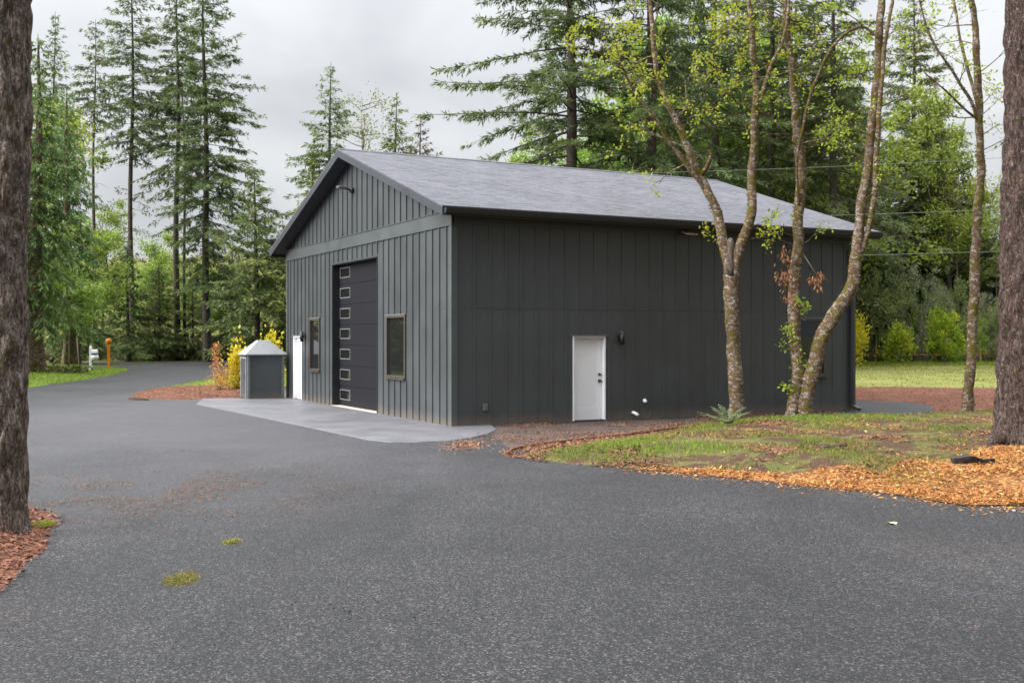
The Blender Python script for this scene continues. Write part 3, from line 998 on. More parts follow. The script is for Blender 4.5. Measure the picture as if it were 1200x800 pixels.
tr.box((-.03, y0 + .03, .028), (.204, y1 - .03, .046))
tr.build('threshold', m_plain('pale_sill_concrete', (.5, .42, .36), .7, .2), gdo)
# the floor slab and the dark room inside, seen only through glass gaps
fl = MB()
fl.box((TH + .01, TH + .01, -.05), (LX - TH - .01, LY - TH - .01, .03))
fl.build('slab', M['concrete'], barn)

def put(axis, u, d, z):
    """wall coordinates: u along the wall, d outward, z up"""
    return (-d, u, z) if axis == 'y' else (u, -d, z)
def wbox(mb, axis, ua, ub, da, db, za, zb):
    p, q = put(axis, ua, da, za), put(axis, ub, db, zb)
    mb.box(tuple(min(a, b) for a, b in zip(p, q)), tuple(max(a, b) for a, b in zip(p, q)))

def window(axis, h):
    u0, u1, z0, z1 = h
    f = MB()
    w_ = .055
    for a in ((u0 - .01, u0 + w_, z0, z1), (u1 - w_, u1 + .01, z0, z1)):
        wbox(f, axis, a[0], a[1], -.06, .045, a[2], a[3])
    wbox(f, axis, u0 + w_, u1 - w_, -.06, .045, z1 - w_, z1)
    wbox(f, axis, u0 + w_, u1 - w_, -.06, .045, z0, z0 + w_)
    fo = f.build('window', M['bronze'], barn, .004)
    p = MB()
    wbox(p, axis, u0 + w_ + .001, u1 - w_ - .001, -.035, -.02, z0 + w_ + .001, z1 - w_ - .001)
    p.build('pane', M['glass'], fo)
    s = MB()
    wbox(s, axis, u0 - .03, u1 + .03, .001, .085, z0 - .045, z0 - .012)
    s.build('sill', M['bronze'], fo, .004)
    hd = MB()
    wbox(hd, axis, u0 - .03, u1 + .03, .001, .055, z1 + .006, z1 + .028)
    hd.build('head_flashing', M['alu'], fo)
window('y', WNR)
window('y', WNL)
window('x', WNS)

def door(axis, h, knob_hi):
    u0, u1, z0, z1 = h
    d = MB()
    a, b = u0 + .045, u1 - .045
    zt = z1 - .05
    # stiles and rails round one tall recessed panel
    st = .115
    wbox(d, axis, a, a + st, -.15, -.105, .05, zt)
    wbox(d, axis, b - st, b, -.15, -.105, .05, zt)
    wbox(d, axis, a + st, b - st, -.15, -.105, .05, .32)
    wbox(d, axis, a + st, b - st, -.15, -.105, zt - .13, zt)
    wbox(d, axis, a + st, b - st, -.145, -.114, .32, zt - .13)
    do = d.build('door', M['door_white'], barn)
    j = MB()
    wbox(j, axis, u0 + .001, u0 + .04, -.16, .012, .035, z1 - .001)
    wbox(j, axis, u1 - .04, u1 - .001, -.16, .012, .035, z1 - .001)
    wbox(j, axis, u0 + .04, u1 - .04, -.16, .012, z1 - .045, z1 - .001)
    j.build('jamb', M['door_white'], do)
    hf = MB()
    wbox(hf, axis, u0 - .04, u1 + .04, .001, .05, z1 + .004, z1 + .024)
    hf.build('head_flashing', M['alu'], do)
    t = MB()
    wbox(t, axis, u0 + .04, u1 - .04, -.16, .02, .030, .048)
    t.build('threshold', M['bronze'], do)
    uk = b - .07 if knob_hi else a + .07
    for nm, zc, r in (('deadbolt', 1.14, .034), ('handle', .985, .038)):
        kb = MB()
        pts = [put(axis, uk, -.105, zc), put(axis, uk, -.085, zc), put(axis, uk, -.06, zc), put(axis, uk, -.035, zc)]
        kb.tube(pts, [r, r, r * (.8 if nm == 'handle' else .6), r * .75], 14)
        kb.build(nm, M['black_metal'], do)
door('x', DRS, True)
door('y', DRL, False)

def wall_lamp(axis, u, z):
    b = MB()
    wbox(b, axis, u - .06, u + .06, .001, .03, z - .08, z + .08)
    wbox(b, axis, u - .02, u + .02, .03, .075, z - .02, z + .02)
    bo = b.build('wall_lamp', M['black_metal'], barn, .004)
    c = MB()
    c.tube([put(axis, u, .12, z - .16), put(axis, u, .12, z + .16)], [.058, .058], 18)
    c.build('lamp_shade', M['black_metal'], bo)
    for zz in (-.163, .1605):
        q = MB()
        q.tube([put(axis, u, .12, z + zz), put(axis, u, .12, z + zz + .0025)], [.045, .045], 18)
        q.build('lens', M['bulb_glass'], bo)
wall_lamp('x', 4.52, 2.02)
wall_lamp('y', 11.25, 2.07)
# gable light: round box on the siding and a wide hood on an arm
gl = MB()
gl.tube([put('y', 6.70, .0, 6.17), put('y', 6.70, .09, 6.17)], [.075, .07], 16)
gl.tube([put('y', 6.70, .08, 6.17), put('y', 6.72, .14, 6.20), put('y', 6.75, .22, 6.22)], [.03, .03, .03], 10)
glo = gl.build('gable_lamp', M['black_metal'], barn)
hd = MB()
hd.prism([(-.16, 6.26), (-.43, 6.28), (-.45, 6.26), (-.42, 6.22), (-.17, 6.20)], 6.64, 6.90, 1)
hd.build('lamp_head', M['alu'], glo, .01)
# floodlight under the eave of the long wall
fl = MB()
fl.box((6.40, -.05, 4.64), (6.56, -.035, 4.76))
fl.box((6.45, -.14, 4.685), (6.51, -.05, 4.715))
flo = fl.build('floodlight', M['black_metal'], barn)
hd = MB()
hd.prism([(-.13, 4.735), (-.33, 4.665), (-.34, 4.635), (-.32, 4.62), (-.12, 4.69)], 6.30, 6.66, 0)
hd.build('lamp_head', m_plain('warm_lamp_face', (.62, .47, .36), .4, .4), flo, .006)
# hose bib box, vent pipe stub, dryer elbow
ob = MB()
ob.box((.76, -.06, .36), (.88, -.026, .52))
ob.box((.775, -.075, .375), (.865, -.06, .505))
ob.build('outlet_box', m_plain('grey_box', (.10, .105, .11), .45, .5), barn, .006)
vp = MB()
vp.tube([(5.25, -.005, .47), (5.25, -.06, .46), (5.25, -.09, .44)], [.028, .028, .028], 12)
vp.tube([(5.25, -.022, .47), (5.25, -.03, .47)], [.055, .052], 14)
vp.build('vent_stub', M['white'], barn)
de = MB()
de.tube([(4.90, -.01, .19), (4.91, -.06, .185), (4.95, -.10, .155), (4.99, -.13, .12)], [.036, .036, .038, .04], 14)
de.build('drain_elbow', M['white'], barn)

# ------------------------------------------------------------------ the pump house beside the barn
sx, sy = g(290.5, 468.5)
shed = empty('pump_house', (sx, sy, 0), BRZ)
tag(shed, 'small grey pump house with pale hipped metal roof, beside the barn', 'shed')
SW, SD, SH = 1.20, .92, 1.46
mb = MB()
mb.box((.012, .012, 0), (SW - .012, SD - .012, SH))
mb.build('wall', M['shed_grey'], shed)
for cx, cy in ((0, 0), (SW, 0), (0, SD), (SW, SD)):
    p = MB()
    ax, bx_ = (cx - .004, cx + .07) if cx == 0 else (cx - .07, cx + .004)
    ay, by = (cy - .004, cy + .07) if cy == 0 else (cy - .07, cy + .004)
    p.box((ax, ay, 0), (bx_, by, SH - .002))
    p.build('corner_post', m_plain('pale_grey_post', (.13, .145, .15), .5, .4) if 'pale_grey_post' not in bpy.data.materials else bpy.data.materials['pale_grey_post'], shed, .004)
p = MB()
p.box((-.028, .16, .06), (.011, SD - .16, SH - .12))
dp = p.build('door', M['shed_grey'], shed, .004)
p = MB()
for a in (((-.042, .10, .02), (-.001, .155, SH - .06)), ((-.042, SD - .155, .02), (-.001, SD - .10, SH - .06)), ((-.042, .156, SH - .115), (-.001, SD - .156, SH - .06))): p.box(*a)
p.build('door_frame', M['galv'], dp)
p = MB()
p.tube([(-.03, .23, .72), (-.07, .23, .73), (-.07, .23, .82), (-.03, .23, .83)], [.01] * 4, 8)
p.build('handle', M['black_metal'], dp)
o_ = .09
mb = MB()
lo = [(-o_, -o_), (SW + o_, -o_), (SW + o_, SD + o_), (-o_, SD + o_)]
c_ = (SW / 2, SD / 2)
up = [(c_[0] + sx_ * .17, c_[1] + sy_ * .13) for sx_, sy_ in ((-1, -1), (1, -1), (1, 1), (-1, 1))]
vs = [(x, y, SH + .001) for x, y in lo] + [(x, y, SH + .035) for x, y in lo] + [(x, y, SH + .49) for x, y in up]
fs = [(3, 2, 1, 0), (8, 9, 10, 11)]
for i in range(4):
    j = (i + 1) % 4
    fs += [(i, j, 4 + j, 4 + i), (4 + i, 4 + j, 8 + j, 8 + i)]
mb.add(vs, fs)
mb.build('roof', M['galv'], shed, .008)

# ------------------------------------------------------------------ small roadside things
px, py = g(106.3, 436.5)
mbx = empty('mailbox', (px, py, .1), 0)
tag(mbx, 'white mailbox with a newspaper tube on a post standing in the grass verge', 'mailbox')
p = MB()
p.box((-.07, -.07, -.1), (.07, .07, 1.32))
p.lathe([(.085, 1.321), (.085, 1.36), (.05, 1.38), (.04, 1.42), (.02, 1.45)], 12)
p.build('post', M['white'], mbx, .008)
p = MB()
prof = [(-.10 + .0, 1.02)] + [( -.10 * math.cos(a), 1.14 + .10 * math.sin(a)) for a in np.linspace(0, math.pi, 9)] + [(.10, 1.02)]
p.prism([(y - .0, z) for y, z in prof], .075, .40, 0)
p.build('box', M['white'], mbx, .006)
p = MB()
p.box((.08, -.11, .965), (.40, .11, 1.018))
p.build('shelf', M['blue_band'], mbx)
p = MB()
p.tube([(.08, 0, .78), (.40, 0, .78)], [.15, .15], 16)
p.build('newspaper_tube', M['white'], mbx)
px, py = g(127.3, 432.3)
mk = empty('marker_post', (px, py, .08), 0)
tag(mk, 'slim orange marker post with a round head beside the mailbox', 'marker post')
p = MB()
p.prism([(-.085, -.03), (.085, -.03), (.085, .03), (-.085, .03)], -.1, 1.62, 2)
p.build('post', M['orange'], mk, .01)
p = MB()
p.tube([(0, -.05, 1.72), (0, .05, 1.72)], [.185, .185], 20)
p.tube([(0, -.062, 1.72), (0, -.051, 1.72)], [.12, .13], 20)
p.build('disc', M['orange'], mk)

for x_, y_, lb in ((1026, 427, 'thin raw wood survey stake beside the smaller round green shrub'), (1149, 427, 'thin raw wood survey stake between slender alder and big furrowed trunk')):
    X, Y = g(x_, y_)
    p = MB()
    p.prism([(-.05, -.02), (.05, -.02), (.05, .02), (-.05, .02)], -.05, 1.72, 2)
    p.add([(-.05, -.02, 1.72), (.05, -.02, 1.72), (.05, .02, 1.72), (-.05, .02, 1.72), (0, 0, 1.80)], [(0, 1, 4), (1, 2, 4), (2, 3, 4), (3, 0, 4)])
    o = p.build('survey_stake', M['stake'])
    o.location = (X, Y, .02)
    o.rotation_euler = (R(2), R(1.5 if x_ < 1100 else -2), .1)
    tag(o, lb, 'stake', 'survey stakes at the far edge of the lawn')
a, b = g(1026, 427), g(1149, 427)
p = MB()
pts = []
for x0, y0, x1, y1 in ((a[0] - 5, a[1] + 1, a[0], a[1] - .05), (a[0], a[1] - .05, b[0], b[1] - .05), (b[0], b[1] - .05, b[0] + 7, b[1] - 1)):
    for t in np.linspace(0, 1, 7)[:-1]:
        pts.append((x0 + (x1 - x0) * t, y0 + (y1 - y0) * t, .86 - .12 * 4 * t * (1 - t)))
p.tube(pts, [.018] * len(pts), 6)
tag(p.build('string_line', M['string']), 'orange string line stretched between the survey stakes', 'string')

# wood edging and debris
p = MB()
pts = [Vector((*g(152, 468.2), .03)), Vector((*g(158, 468.8), .035)), Vector((*g(166, 469.2), .03)), Vector((*g(173, 469.5), .02))]
p.tube(pts, [.055, .065, .06, .045], 12, .2, 4)
tag(p.build('edging_log', M['log']), 'short mossy log edging the tip of the red bark bed', 'log')
def chunk(name, c, sc, label, mat, seed, rz=0.0):
    p = MB()
    vs = [Vector((x, y, z)) for x in (-1, -.3, .4, 1) for y in (-1, 1) for z in (-1, 1)]
    rng = random.Random(seed)
    vs = [Vector((v.x * sc[0] + rng.uniform(-.2, .2) * sc[0], v.y * sc[1] * rng.uniform(.5, 1.1), (v.z + 1) * sc[2] * .5 * rng.uniform(.55, 1.15))) for v in vs]
    fs = []
    for i in range(3):
        b0, b1 = i * 4, i * 4 + 4
        for q in ((0, 1), (1, 3), (3, 2), (2, 0)): fs.append((b0 + q[0], b0 + q[1], b1 + q[1], b1 + q[0]))
    fs += [(0, 2, 3, 1), (12, 13, 15, 14)]
    p.add(vs, fs)
    o = p.build(name, mat, None, .01)
    o.location = c
    o.rotation_euler = (0, 0, rz)
    tag(o, label, 'wood chunk')
    return o
X, Y = g(1139, 560)
zi = float(island.height(np.array([[X, Y]]))[0])
chunk('wood_chunk', (X, Y, zi - .03), (.27, .11, .16), 'dark rotten wood chunk lying among orange chips beside the big trunk', M['char'], 4, .1)
X, Y = g(974, 540)
zi = float(island.height(np.array([[X, Y]]))[0])
chunk('bark_lump', (X, Y, zi - .02), (.22, .12, .10), 'low brown bark lump in the chips in front of the two-stemmed mossy tree', M['log'], 8, .4)
def dead_leaf(c, L, label, col, seed):
    p = MB()
    ou = [(0, 0), (.18, .1), (.35, .34), (.45, .12), (.7, .3), (.72, .08), (1, 0), (.72, -.1), (.68, -.32), (.45, -.1), (.33, -.3), (.15, -.08)]
    rng = random.Random(seed)
    top = [(x * L, y * L, .03 + .25 * L * abs(y) + rng.uniform(0, .01)) for x, y in ou]
    bot = [(x, y, z - .004) for x, y, z in top]
    n = len(ou)
    p.add(top + bot, [tuple(range(n)), tuple(range(2 * n - 1, n - 1, -1))] + [(i, n + i, n + (i + 1) % n, (i + 1) % n) for i in range(n)])
    o = p.build('fallen_leaf', m_plain('dry_leaf', col, .7, .2, .2, 20))
    o.location = (*c, -.01)
    o.rotation_euler = (0, 0, rng.uniform(0, 6))
    tag(o, label, 'leaf')
dead_leaf(g(1041, 614), .15, 'pale fallen leaf alone on the asphalt below the orange chips', (.50, .46, .30), 3)
dead_leaf(g(1032, 577), .15, 'cream fallen leaf at the asphalt edge touching the orange chips', (.55, .45, .30), 6)

def moss_patch(c, rx, ry, label, n, seed, mat, rot=0.0, zb=0.0):
    rng = np.random.default_rng(seed)
    cl = rng.uniform(-.75, .75, (9, 2))
    P = cl[rng.integers(0, 9, n * 3)] * np.array([1, .8]) + rng.normal(0, .20, (n * 3, 2))
    P = P[(np.hypot(P[:, 0], P[:, 1]) + .75 * nz2(P, 1.9, seed) + rng.normal(0, .18, len(P))) < .8][:n]
    cs, sn = math.cos(rot), math.sin(rot)
    Q = np.stack([P[:, 0] * rx, P[:, 1] * ry], 1)
    Q = Q @ np.array([[cs, sn], [-sn, cs]])
    z = .016 + .02 * np.clip(1 - np.hypot(P[:, 0], P[:, 1]), 0, 1)
    Q = np.concatenate([Q, z[:, None]], 1)
    m = len(Q)
    c_ = blades(Q, rng, rng.uniform(.02, .055, m), rng.uniform(.004, .008, m), np.clip(rng.beta(2.4, 1.2, m), 0, 1), 2.2)
    o = link('grass_tuft', c_.mesh('grass_tuft', mat))
    o.location = (*c, zb)
    tag(o, label, 'grass tuft')
moss_patch(g(214, 681), .19, .42, 'flat yellowish grass tuft growing through the open asphalt', 950, 3, M['grass'], .3)
moss_patch(g(272, 637), .11, .20, 'tiny sparse grass tuft on the asphalt beyond the yellowish one', 420, 5, M['grass'])
moss_patch(g(50, 619), .13, .30, 'bright green grass tuft at the foot of the thick brown trunk', 3200, 8, M['grass_v'], 0.0, float(bed_near.height(np.array([g(50, 619)]))[0]) - .005)

p = MB()
pts = []
for x_, y_ in ((594, 534), (600, 529.5), (612, 526), (640, 521.5), (690, 516), (730, 512), (760, 508), (795, 503)):
    X, Y = g(x_, y_)
    pts.append(Vector((X, Y, .03)))
lf_ = [(a_ + (b_ - a_) * t_) for a_, b_ in zip(pts[:-1], pts[1:]) for t_ in (0, .25, .5, .75)] + [pts[-1]]
for a_, b_ in zip(lf_[:-1], lf_[1:]):
    d_ = (b_ - a_).normalized()
    s_ = Vector((-d_.y, d_.x, 0)) * .018
    b_ = b_ - d_ * .002
    p.add([a_ - s_ - Vector((0, 0, .06)), b_ - s_ - Vector((0, 0, .06)), b_ + s_ - Vector((0, 0, .06)), a_ + s_ - Vector((0, 0, .06)),
           a_ - s_ + Vector((0, 0, .035)), b_ - s_ + Vector((0, 0, .035)), b_ + s_ + Vector((0, 0, .035)), a_ + s_ + Vector((0, 0, .035))],
          [(0, 3, 2, 1), (4, 5, 6, 7), (0, 1, 5, 4), (1, 2, 6, 5), (2, 3, 7, 6), (3, 0, 4, 7)])
tag(p.build('garden_edging', m_plain('red_brown_edging', (.17, .065, .04), .8, .2, .25, 9)), 'low reddish edging strip curving between the mulch path and the grassy island', 'edging')
# ------------------------------------------------------------------ trees and shrubs
def spline(pts, n):
    pts = [Vector(p) for p in pts]
    P = [pts[0] * 2 - pts[1]] + pts + [pts[-1] * 2 - pts[-2]]
    outp, m = [], len(pts) - 1
    for i in range(n):
        u = i / (n - 1) * m
        k_ = min(int(u), m - 1)
        t = u - k_
        a, b, c, d = P[k_:k_ + 4]
        outp.append(.5 * ((2 * b) + (c - a) * t + (2 * a - 5 * b + 4 * c - d) * t * t + (3 * b - a - 3 * c + d) * t ** 3))
    return outp
def lerp_list(v, n):
    return list(np.interp(np.linspace(0, len(v) - 1, n), range(len(v)), v))

def conifer(H, lo, rad, seed, needle, tr=.3, card=(.30, .10), dens=1.0, power=.8, elev=(-.25, .55), droop=.35, step=.36, dead=0, az=None, bark='fir_bark', jag=.5, second=None, hang=.3, base=.35):
    """a conifer standing at the origin: (trunk mesh builder, crown cards)"""
    rng = np.random.default_rng(seed)
    tb, cc = MB(), Cards()
    lean = rng.normal(0, .006, 2)
    def axis(z): return np.array([lean[0] * z + .08 * math.sin(z * .3 + seed), lean[1] * z + .08 * math.cos(z * .23 + seed), z])
    zs = list(np.linspace(-.2, H, 26))
    rr = [tr * max(1 - z / H, 0) ** .8 + .015 + tr * .5 * math.exp(-max(z, 0) / .5) for z in zs]
    tb.tube([axis(z) for z in zs], rr, 10, .12, 1.5, seed)
    z, a = lo, rng.uniform(0, 6)
    while z < H - .25:
        t = (z - lo) / (H - lo)
        for _ in range(3 if t < .6 else 2 if t < .9 else 1):
            a += 2.39996 + rng.normal(0, .25)
            prof = (1 - t) ** power * (base + (1 - base) * min(1.0, t * 6 + .12))
            Lb = max(.25, rad * prof * (1 + rng.uniform(-jag, jag * .6)))
            if az: Lb *= az(a, t)
            if Lb < .2 or rng.random() < .10: continue
            e = elev[0] + (elev[1] - elev[0]) * t ** 1.2 + rng.normal(0, .10)
            d0 = np.array([math.cos(a), math.sin(a), 0])
            sd = np.array([-math.sin(a), math.cos(a), 0])
            sag = droop * rng.uniform(.5, 1.4) * (1 - .7 * t)
            bend = rng.normal(0, .16)
            o = axis(z + rng.uniform(-.2, .2))
            def pos(s):
                s = np.asarray(s)[:, None]
                return o + d0 * s * Lb * math.cos(e) + sd * (bend * s ** 2 * Lb) + np.array([0, 0, 1]) * (Lb * (math.sin(e) * s - sag * s ** 2 + .5 * sag * s ** 3))
            bp = pos(np.linspace(0, .97, 5))
            br = max(.010, .008 * Lb + .005)
            tb.tube(bp, [br, br * .8, br * .6, br * .4, br * .2], 4, cap=False)
            m = max(5, int(Lb / .15 * dens))
            s0 = .04 if Lb < 2 else rng.uniform(.05, .30)
            s = np.sort(rng.uniform(s0, 1, m))
            P0 = pos(s)
            tl = (.28 + .62 * (1 - s) ** .8) * min(Lb, 3.2) * .42 * rng.uniform(.45, 1.15, m)
            sg = np.where(rng.uniform(0, 1, m) < .5, -1, 1)
            an = rng.normal(.85, .2, m) * sg
            an[s > .93] *= .3
            TD = d0 * np.cos(an)[:, None] + sd * np.sin(an)[:, None]
            TD = TD + np.array([0, 0, 1]) * (math.sin(e) * .35 - hang * rng.uniform(.2, 1.3, m))[:, None]
            kk = np.maximum(3, (tl / card[0] * 6.0).astype(int) + 1)
            idx = np.repeat(np.arange(m), kk)
            n = len(idx)
            u = rng.uniform(.0, 1, n)
            CP = P0[idx] + TD[idx] * (u * tl[idx])[:, None] + np.array([0, 0, -1]) * (hang * .35 * (u ** 2) * tl[idx])[:, None] + rng.normal(0, .035, (n, 3))
            CD = unit(TD[idx]) + rng.normal(0, .42, (n, 3)) + np.array([0, 0, -.12 - hang * .3])
            CN = np.array([0, 0, 1]) + rng.normal(0, .55, (n, 3))
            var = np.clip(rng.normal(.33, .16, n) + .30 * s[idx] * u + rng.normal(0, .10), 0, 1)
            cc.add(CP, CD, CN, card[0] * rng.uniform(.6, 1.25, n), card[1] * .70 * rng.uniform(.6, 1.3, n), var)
        z += step * (1.0 - .55 * t) * rng.uniform(.6, 1.4)
    for _ in range(dead):
        zz = rng.uniform(2.0, lo + 1)
        a = rng.uniform(0, 6.28)
        L_ = rng.uniform(.6, min(2.6, rad * .7))
        d0 = np.array([math.cos(a), math.sin(a), rng.uniform(-.35, .1)])
        o = axis(zz)
        pts = [o, o + d0 * L_ * .5 + np.array([0, 0, -.02]), o + d0 * L_ + np.array([rng.normal(0, .1), rng.normal(0, .1), -.15 * L_])]
        tb.tube(pts, [.025, .018, .006], 4, cap=False)
        if rng.random() < .55:
            n = 26
            CP = np.array(pts[1]) + (np.array(pts[2]) - np.array(pts[1])) * rng.uniform(0, 1.1, (n, 1)) + rng.normal(0, .14, (n, 3))
            cc.add(CP, rng.normal(0, 1, (n, 3)) + np.array([0, 0, -.6]), rng.normal(0, 1, (n, 3)), card[0] * .8, card[1] * .8, rng.uniform(.2, .8, n))
    return tb, cc, M[bark], M[needle]

def plant(name, label, cat, loc, tb, cc, bark, leaf, group=None, rz=0.0, sc=1.0, tn='trunk', cn='crown', wide=.45):
    o = empty(name, loc, rz)
    tag(o, label, cat, group)
    if tb and tb.v: tb.build(tn, bark, o)
    if cc and cc.P: link(cn, cc.mesh(cn, leaf, wide), o)
    o.scale = (sc, sc, sc)
    return o
def again(src, label, loc, rz, sc, group=None):
    o = copy_tree(src)
    o.location = loc
    o.rotation_euler = (0, 0, rz)
    o.scale = (sc, sc, sc * random.Random(str(loc)).uniform(.94, 1.08))
    o['label'] = label
    if 'group' in o: del o['group']
    if group: o['group'] = group
    return o

def hill_z(x, y):
    """the wooded rise behind the road, higher on its western half"""
    t = float(smooth(np.array((y - 98) / 110)))
    wst = float(smooth(np.array((25 - x) / 50)))
    return t * (3 + 12 * wst) + t * (1.2 * mnoise.noise(Vector((x * .03, y * .03, 2))) + .5 * mnoise.noise(Vector((x * .1, y * .1, 5)))) + (-.1 if y < 99 else 0)

# terrain behind the road
hv, hf = [], []
xs, ys = np.linspace(-190, 190, 77), np.concatenate([np.linspace(96, 210, 46), [240, 300, 420]])
for y in ys:
    for x in xs: hv.append((x, y, hill_z(x, min(y, 210)) - (0.12 if y < 99 else 0)))
nx = len(xs)
for j in range(len(ys) - 1):
    for i in range(nx - 1): hf.append((j*nx+i, j*nx+i+1, (j+1)*nx+i+1, (j+1)*nx+i))
mb = MB()
mb.add(hv, hf, True)
tag(mb.build('hill', m_turf('hill_floor', [(.3, (.07, .07, .025)), (.5, (.14, .14, .04)), (.7, (.22, .17, .07))], .12, (.10, .07, .04), .6)), kind='structure')

def pos(px, Y, z=None): return ((px - 600) / F * Y, Y, hill_z((px - 600) / F * Y, Y) if z is None and Y > 98 else (z or 0.0))

# --- tall firs against the sky at the far side of the road
GL = None
def east(k_, lo_=.55):           # longer on one side of the trunk
    return lambda a, t: lo_ + (1 - lo_) * (.5 + .5 * math.cos(a - k_)) 
T = {}
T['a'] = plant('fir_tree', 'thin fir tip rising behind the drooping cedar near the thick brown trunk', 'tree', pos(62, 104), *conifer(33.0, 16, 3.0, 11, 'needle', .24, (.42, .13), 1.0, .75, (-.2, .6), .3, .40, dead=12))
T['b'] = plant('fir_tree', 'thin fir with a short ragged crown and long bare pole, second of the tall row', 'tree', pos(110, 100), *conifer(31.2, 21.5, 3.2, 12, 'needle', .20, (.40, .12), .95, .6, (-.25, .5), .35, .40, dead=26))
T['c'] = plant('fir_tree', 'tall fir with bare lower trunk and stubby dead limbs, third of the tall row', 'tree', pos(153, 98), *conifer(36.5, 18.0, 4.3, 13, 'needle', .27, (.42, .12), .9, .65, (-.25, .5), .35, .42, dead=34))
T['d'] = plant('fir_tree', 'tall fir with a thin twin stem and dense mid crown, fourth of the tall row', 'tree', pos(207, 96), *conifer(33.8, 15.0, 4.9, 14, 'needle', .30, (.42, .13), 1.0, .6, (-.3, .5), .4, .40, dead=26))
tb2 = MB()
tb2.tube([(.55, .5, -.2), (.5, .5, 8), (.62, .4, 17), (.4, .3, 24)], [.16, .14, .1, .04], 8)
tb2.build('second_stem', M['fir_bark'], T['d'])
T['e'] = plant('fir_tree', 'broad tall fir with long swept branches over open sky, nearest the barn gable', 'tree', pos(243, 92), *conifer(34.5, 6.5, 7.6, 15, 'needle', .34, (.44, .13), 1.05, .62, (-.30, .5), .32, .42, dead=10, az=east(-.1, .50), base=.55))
# drooping cedar with a mossy trunk at the verge
cx, cy, _ = pos(44, 58)
tb, cc, bk, lf = conifer(18.0, 3.0, 2.6, 16, 'cedar', .42, (.34, .12), .95, .42, (-.45, .3), .55, .26, base=.8, hang=.7)
tb.tube([(-.95, .3, -.2), (-.9, .3, 3), (-.85, .4, 8), (-.6, .3, 13)], [.26, .2, .16, .06], 10, .15, 1.5, 3)
T['cedar'] = plant('cedar_tree', 'drooping green cedar with two mossy stems rising from the grass verge', 'tree', (cx, cy, .15), tb, cc, M['alder_bark'], lf)
# young conifers at the edge of the road
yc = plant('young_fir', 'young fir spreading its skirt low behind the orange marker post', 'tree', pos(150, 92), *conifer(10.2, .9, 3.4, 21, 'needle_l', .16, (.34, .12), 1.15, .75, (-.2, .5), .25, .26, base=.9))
again(yc, 'young fir with a wide skirt between the tall broad fir and the barn gable', pos(300, 84), 1.2, 1.42)
again(yc, 'small young fir crowded against the barn eave behind the pump house', pos(331, 90), 3.0, 1.12)
again(yc, 'shaded young fir standing behind the cedar by the thick brown trunk', pos(92, 84), 4.2, .98)
again(yc, 'pale young fir in the gap between the two tallest bare trunks', pos(181, 104), 2.2, .66)
again(yc, 'young fir under the long branches of the broad tall fir', pos(272, 100), 5.2, 1.05)
# tree tops over the ridge
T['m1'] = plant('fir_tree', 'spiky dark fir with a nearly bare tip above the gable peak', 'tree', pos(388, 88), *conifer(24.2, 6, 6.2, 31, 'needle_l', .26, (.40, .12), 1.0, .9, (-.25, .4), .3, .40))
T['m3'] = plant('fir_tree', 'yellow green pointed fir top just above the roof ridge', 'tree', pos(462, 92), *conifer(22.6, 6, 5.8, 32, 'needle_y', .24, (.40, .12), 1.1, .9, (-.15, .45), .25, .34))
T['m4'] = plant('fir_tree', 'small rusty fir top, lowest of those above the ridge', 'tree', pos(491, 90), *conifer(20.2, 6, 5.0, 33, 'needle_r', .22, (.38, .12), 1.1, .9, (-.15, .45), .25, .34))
T['m5'] = plant('fir_tree', 'yellow green fir skirting the gable rake below the spiky dark tip', 'tree', pos(366, 82), *conifer(15.5, 3, 3.6, 34, 'needle_y', .22, (.38, .12), 1.1, .9, (-.15, .45), .25, .34))

again(T['cedar'], 'drooping cedar further back behind the mossy two-stemmed cedar', pos(80, 74), 2.2, 1.0)
again(T['cedar'], 'drooping cedar half hidden by the thick brown trunk', pos(8, 66), 4.0, 1.1)
again(yc, 'young fir standing before the hillside between tall poles three and four', pos(186, 94), 2.6, .85)
again(yc, 'young fir at the road bend beside the base of the broad tall fir', pos(226, 97), .6, .75)
# --- big firs behind the long roof
big = []
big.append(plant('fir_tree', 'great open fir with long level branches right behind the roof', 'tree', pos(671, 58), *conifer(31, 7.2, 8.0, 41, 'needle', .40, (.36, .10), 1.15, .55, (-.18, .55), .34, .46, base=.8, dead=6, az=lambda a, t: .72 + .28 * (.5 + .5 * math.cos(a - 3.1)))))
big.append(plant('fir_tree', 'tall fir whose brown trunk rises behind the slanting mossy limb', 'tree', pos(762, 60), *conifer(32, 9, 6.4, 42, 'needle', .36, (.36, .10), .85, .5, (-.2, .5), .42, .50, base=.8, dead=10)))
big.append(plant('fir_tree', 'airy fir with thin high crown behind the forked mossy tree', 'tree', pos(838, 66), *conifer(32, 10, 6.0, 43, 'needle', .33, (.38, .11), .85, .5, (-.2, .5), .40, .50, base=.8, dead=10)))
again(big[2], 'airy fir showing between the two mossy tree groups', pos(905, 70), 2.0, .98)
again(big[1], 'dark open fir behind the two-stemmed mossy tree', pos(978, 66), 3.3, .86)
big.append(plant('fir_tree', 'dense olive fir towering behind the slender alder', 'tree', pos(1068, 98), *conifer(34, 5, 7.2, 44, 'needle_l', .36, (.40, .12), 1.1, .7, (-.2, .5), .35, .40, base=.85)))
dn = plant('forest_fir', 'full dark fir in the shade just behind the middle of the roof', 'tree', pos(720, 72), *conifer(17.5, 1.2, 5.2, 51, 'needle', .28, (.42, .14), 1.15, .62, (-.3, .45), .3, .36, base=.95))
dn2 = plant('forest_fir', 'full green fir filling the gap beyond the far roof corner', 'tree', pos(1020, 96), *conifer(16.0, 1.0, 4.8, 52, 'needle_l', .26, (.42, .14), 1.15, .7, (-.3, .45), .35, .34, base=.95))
GD = 'firs massed in the dark wood behind the roof'
LD = 'full dark fir merging into the wood wall behind the long roof'
r3 = random.Random(5)
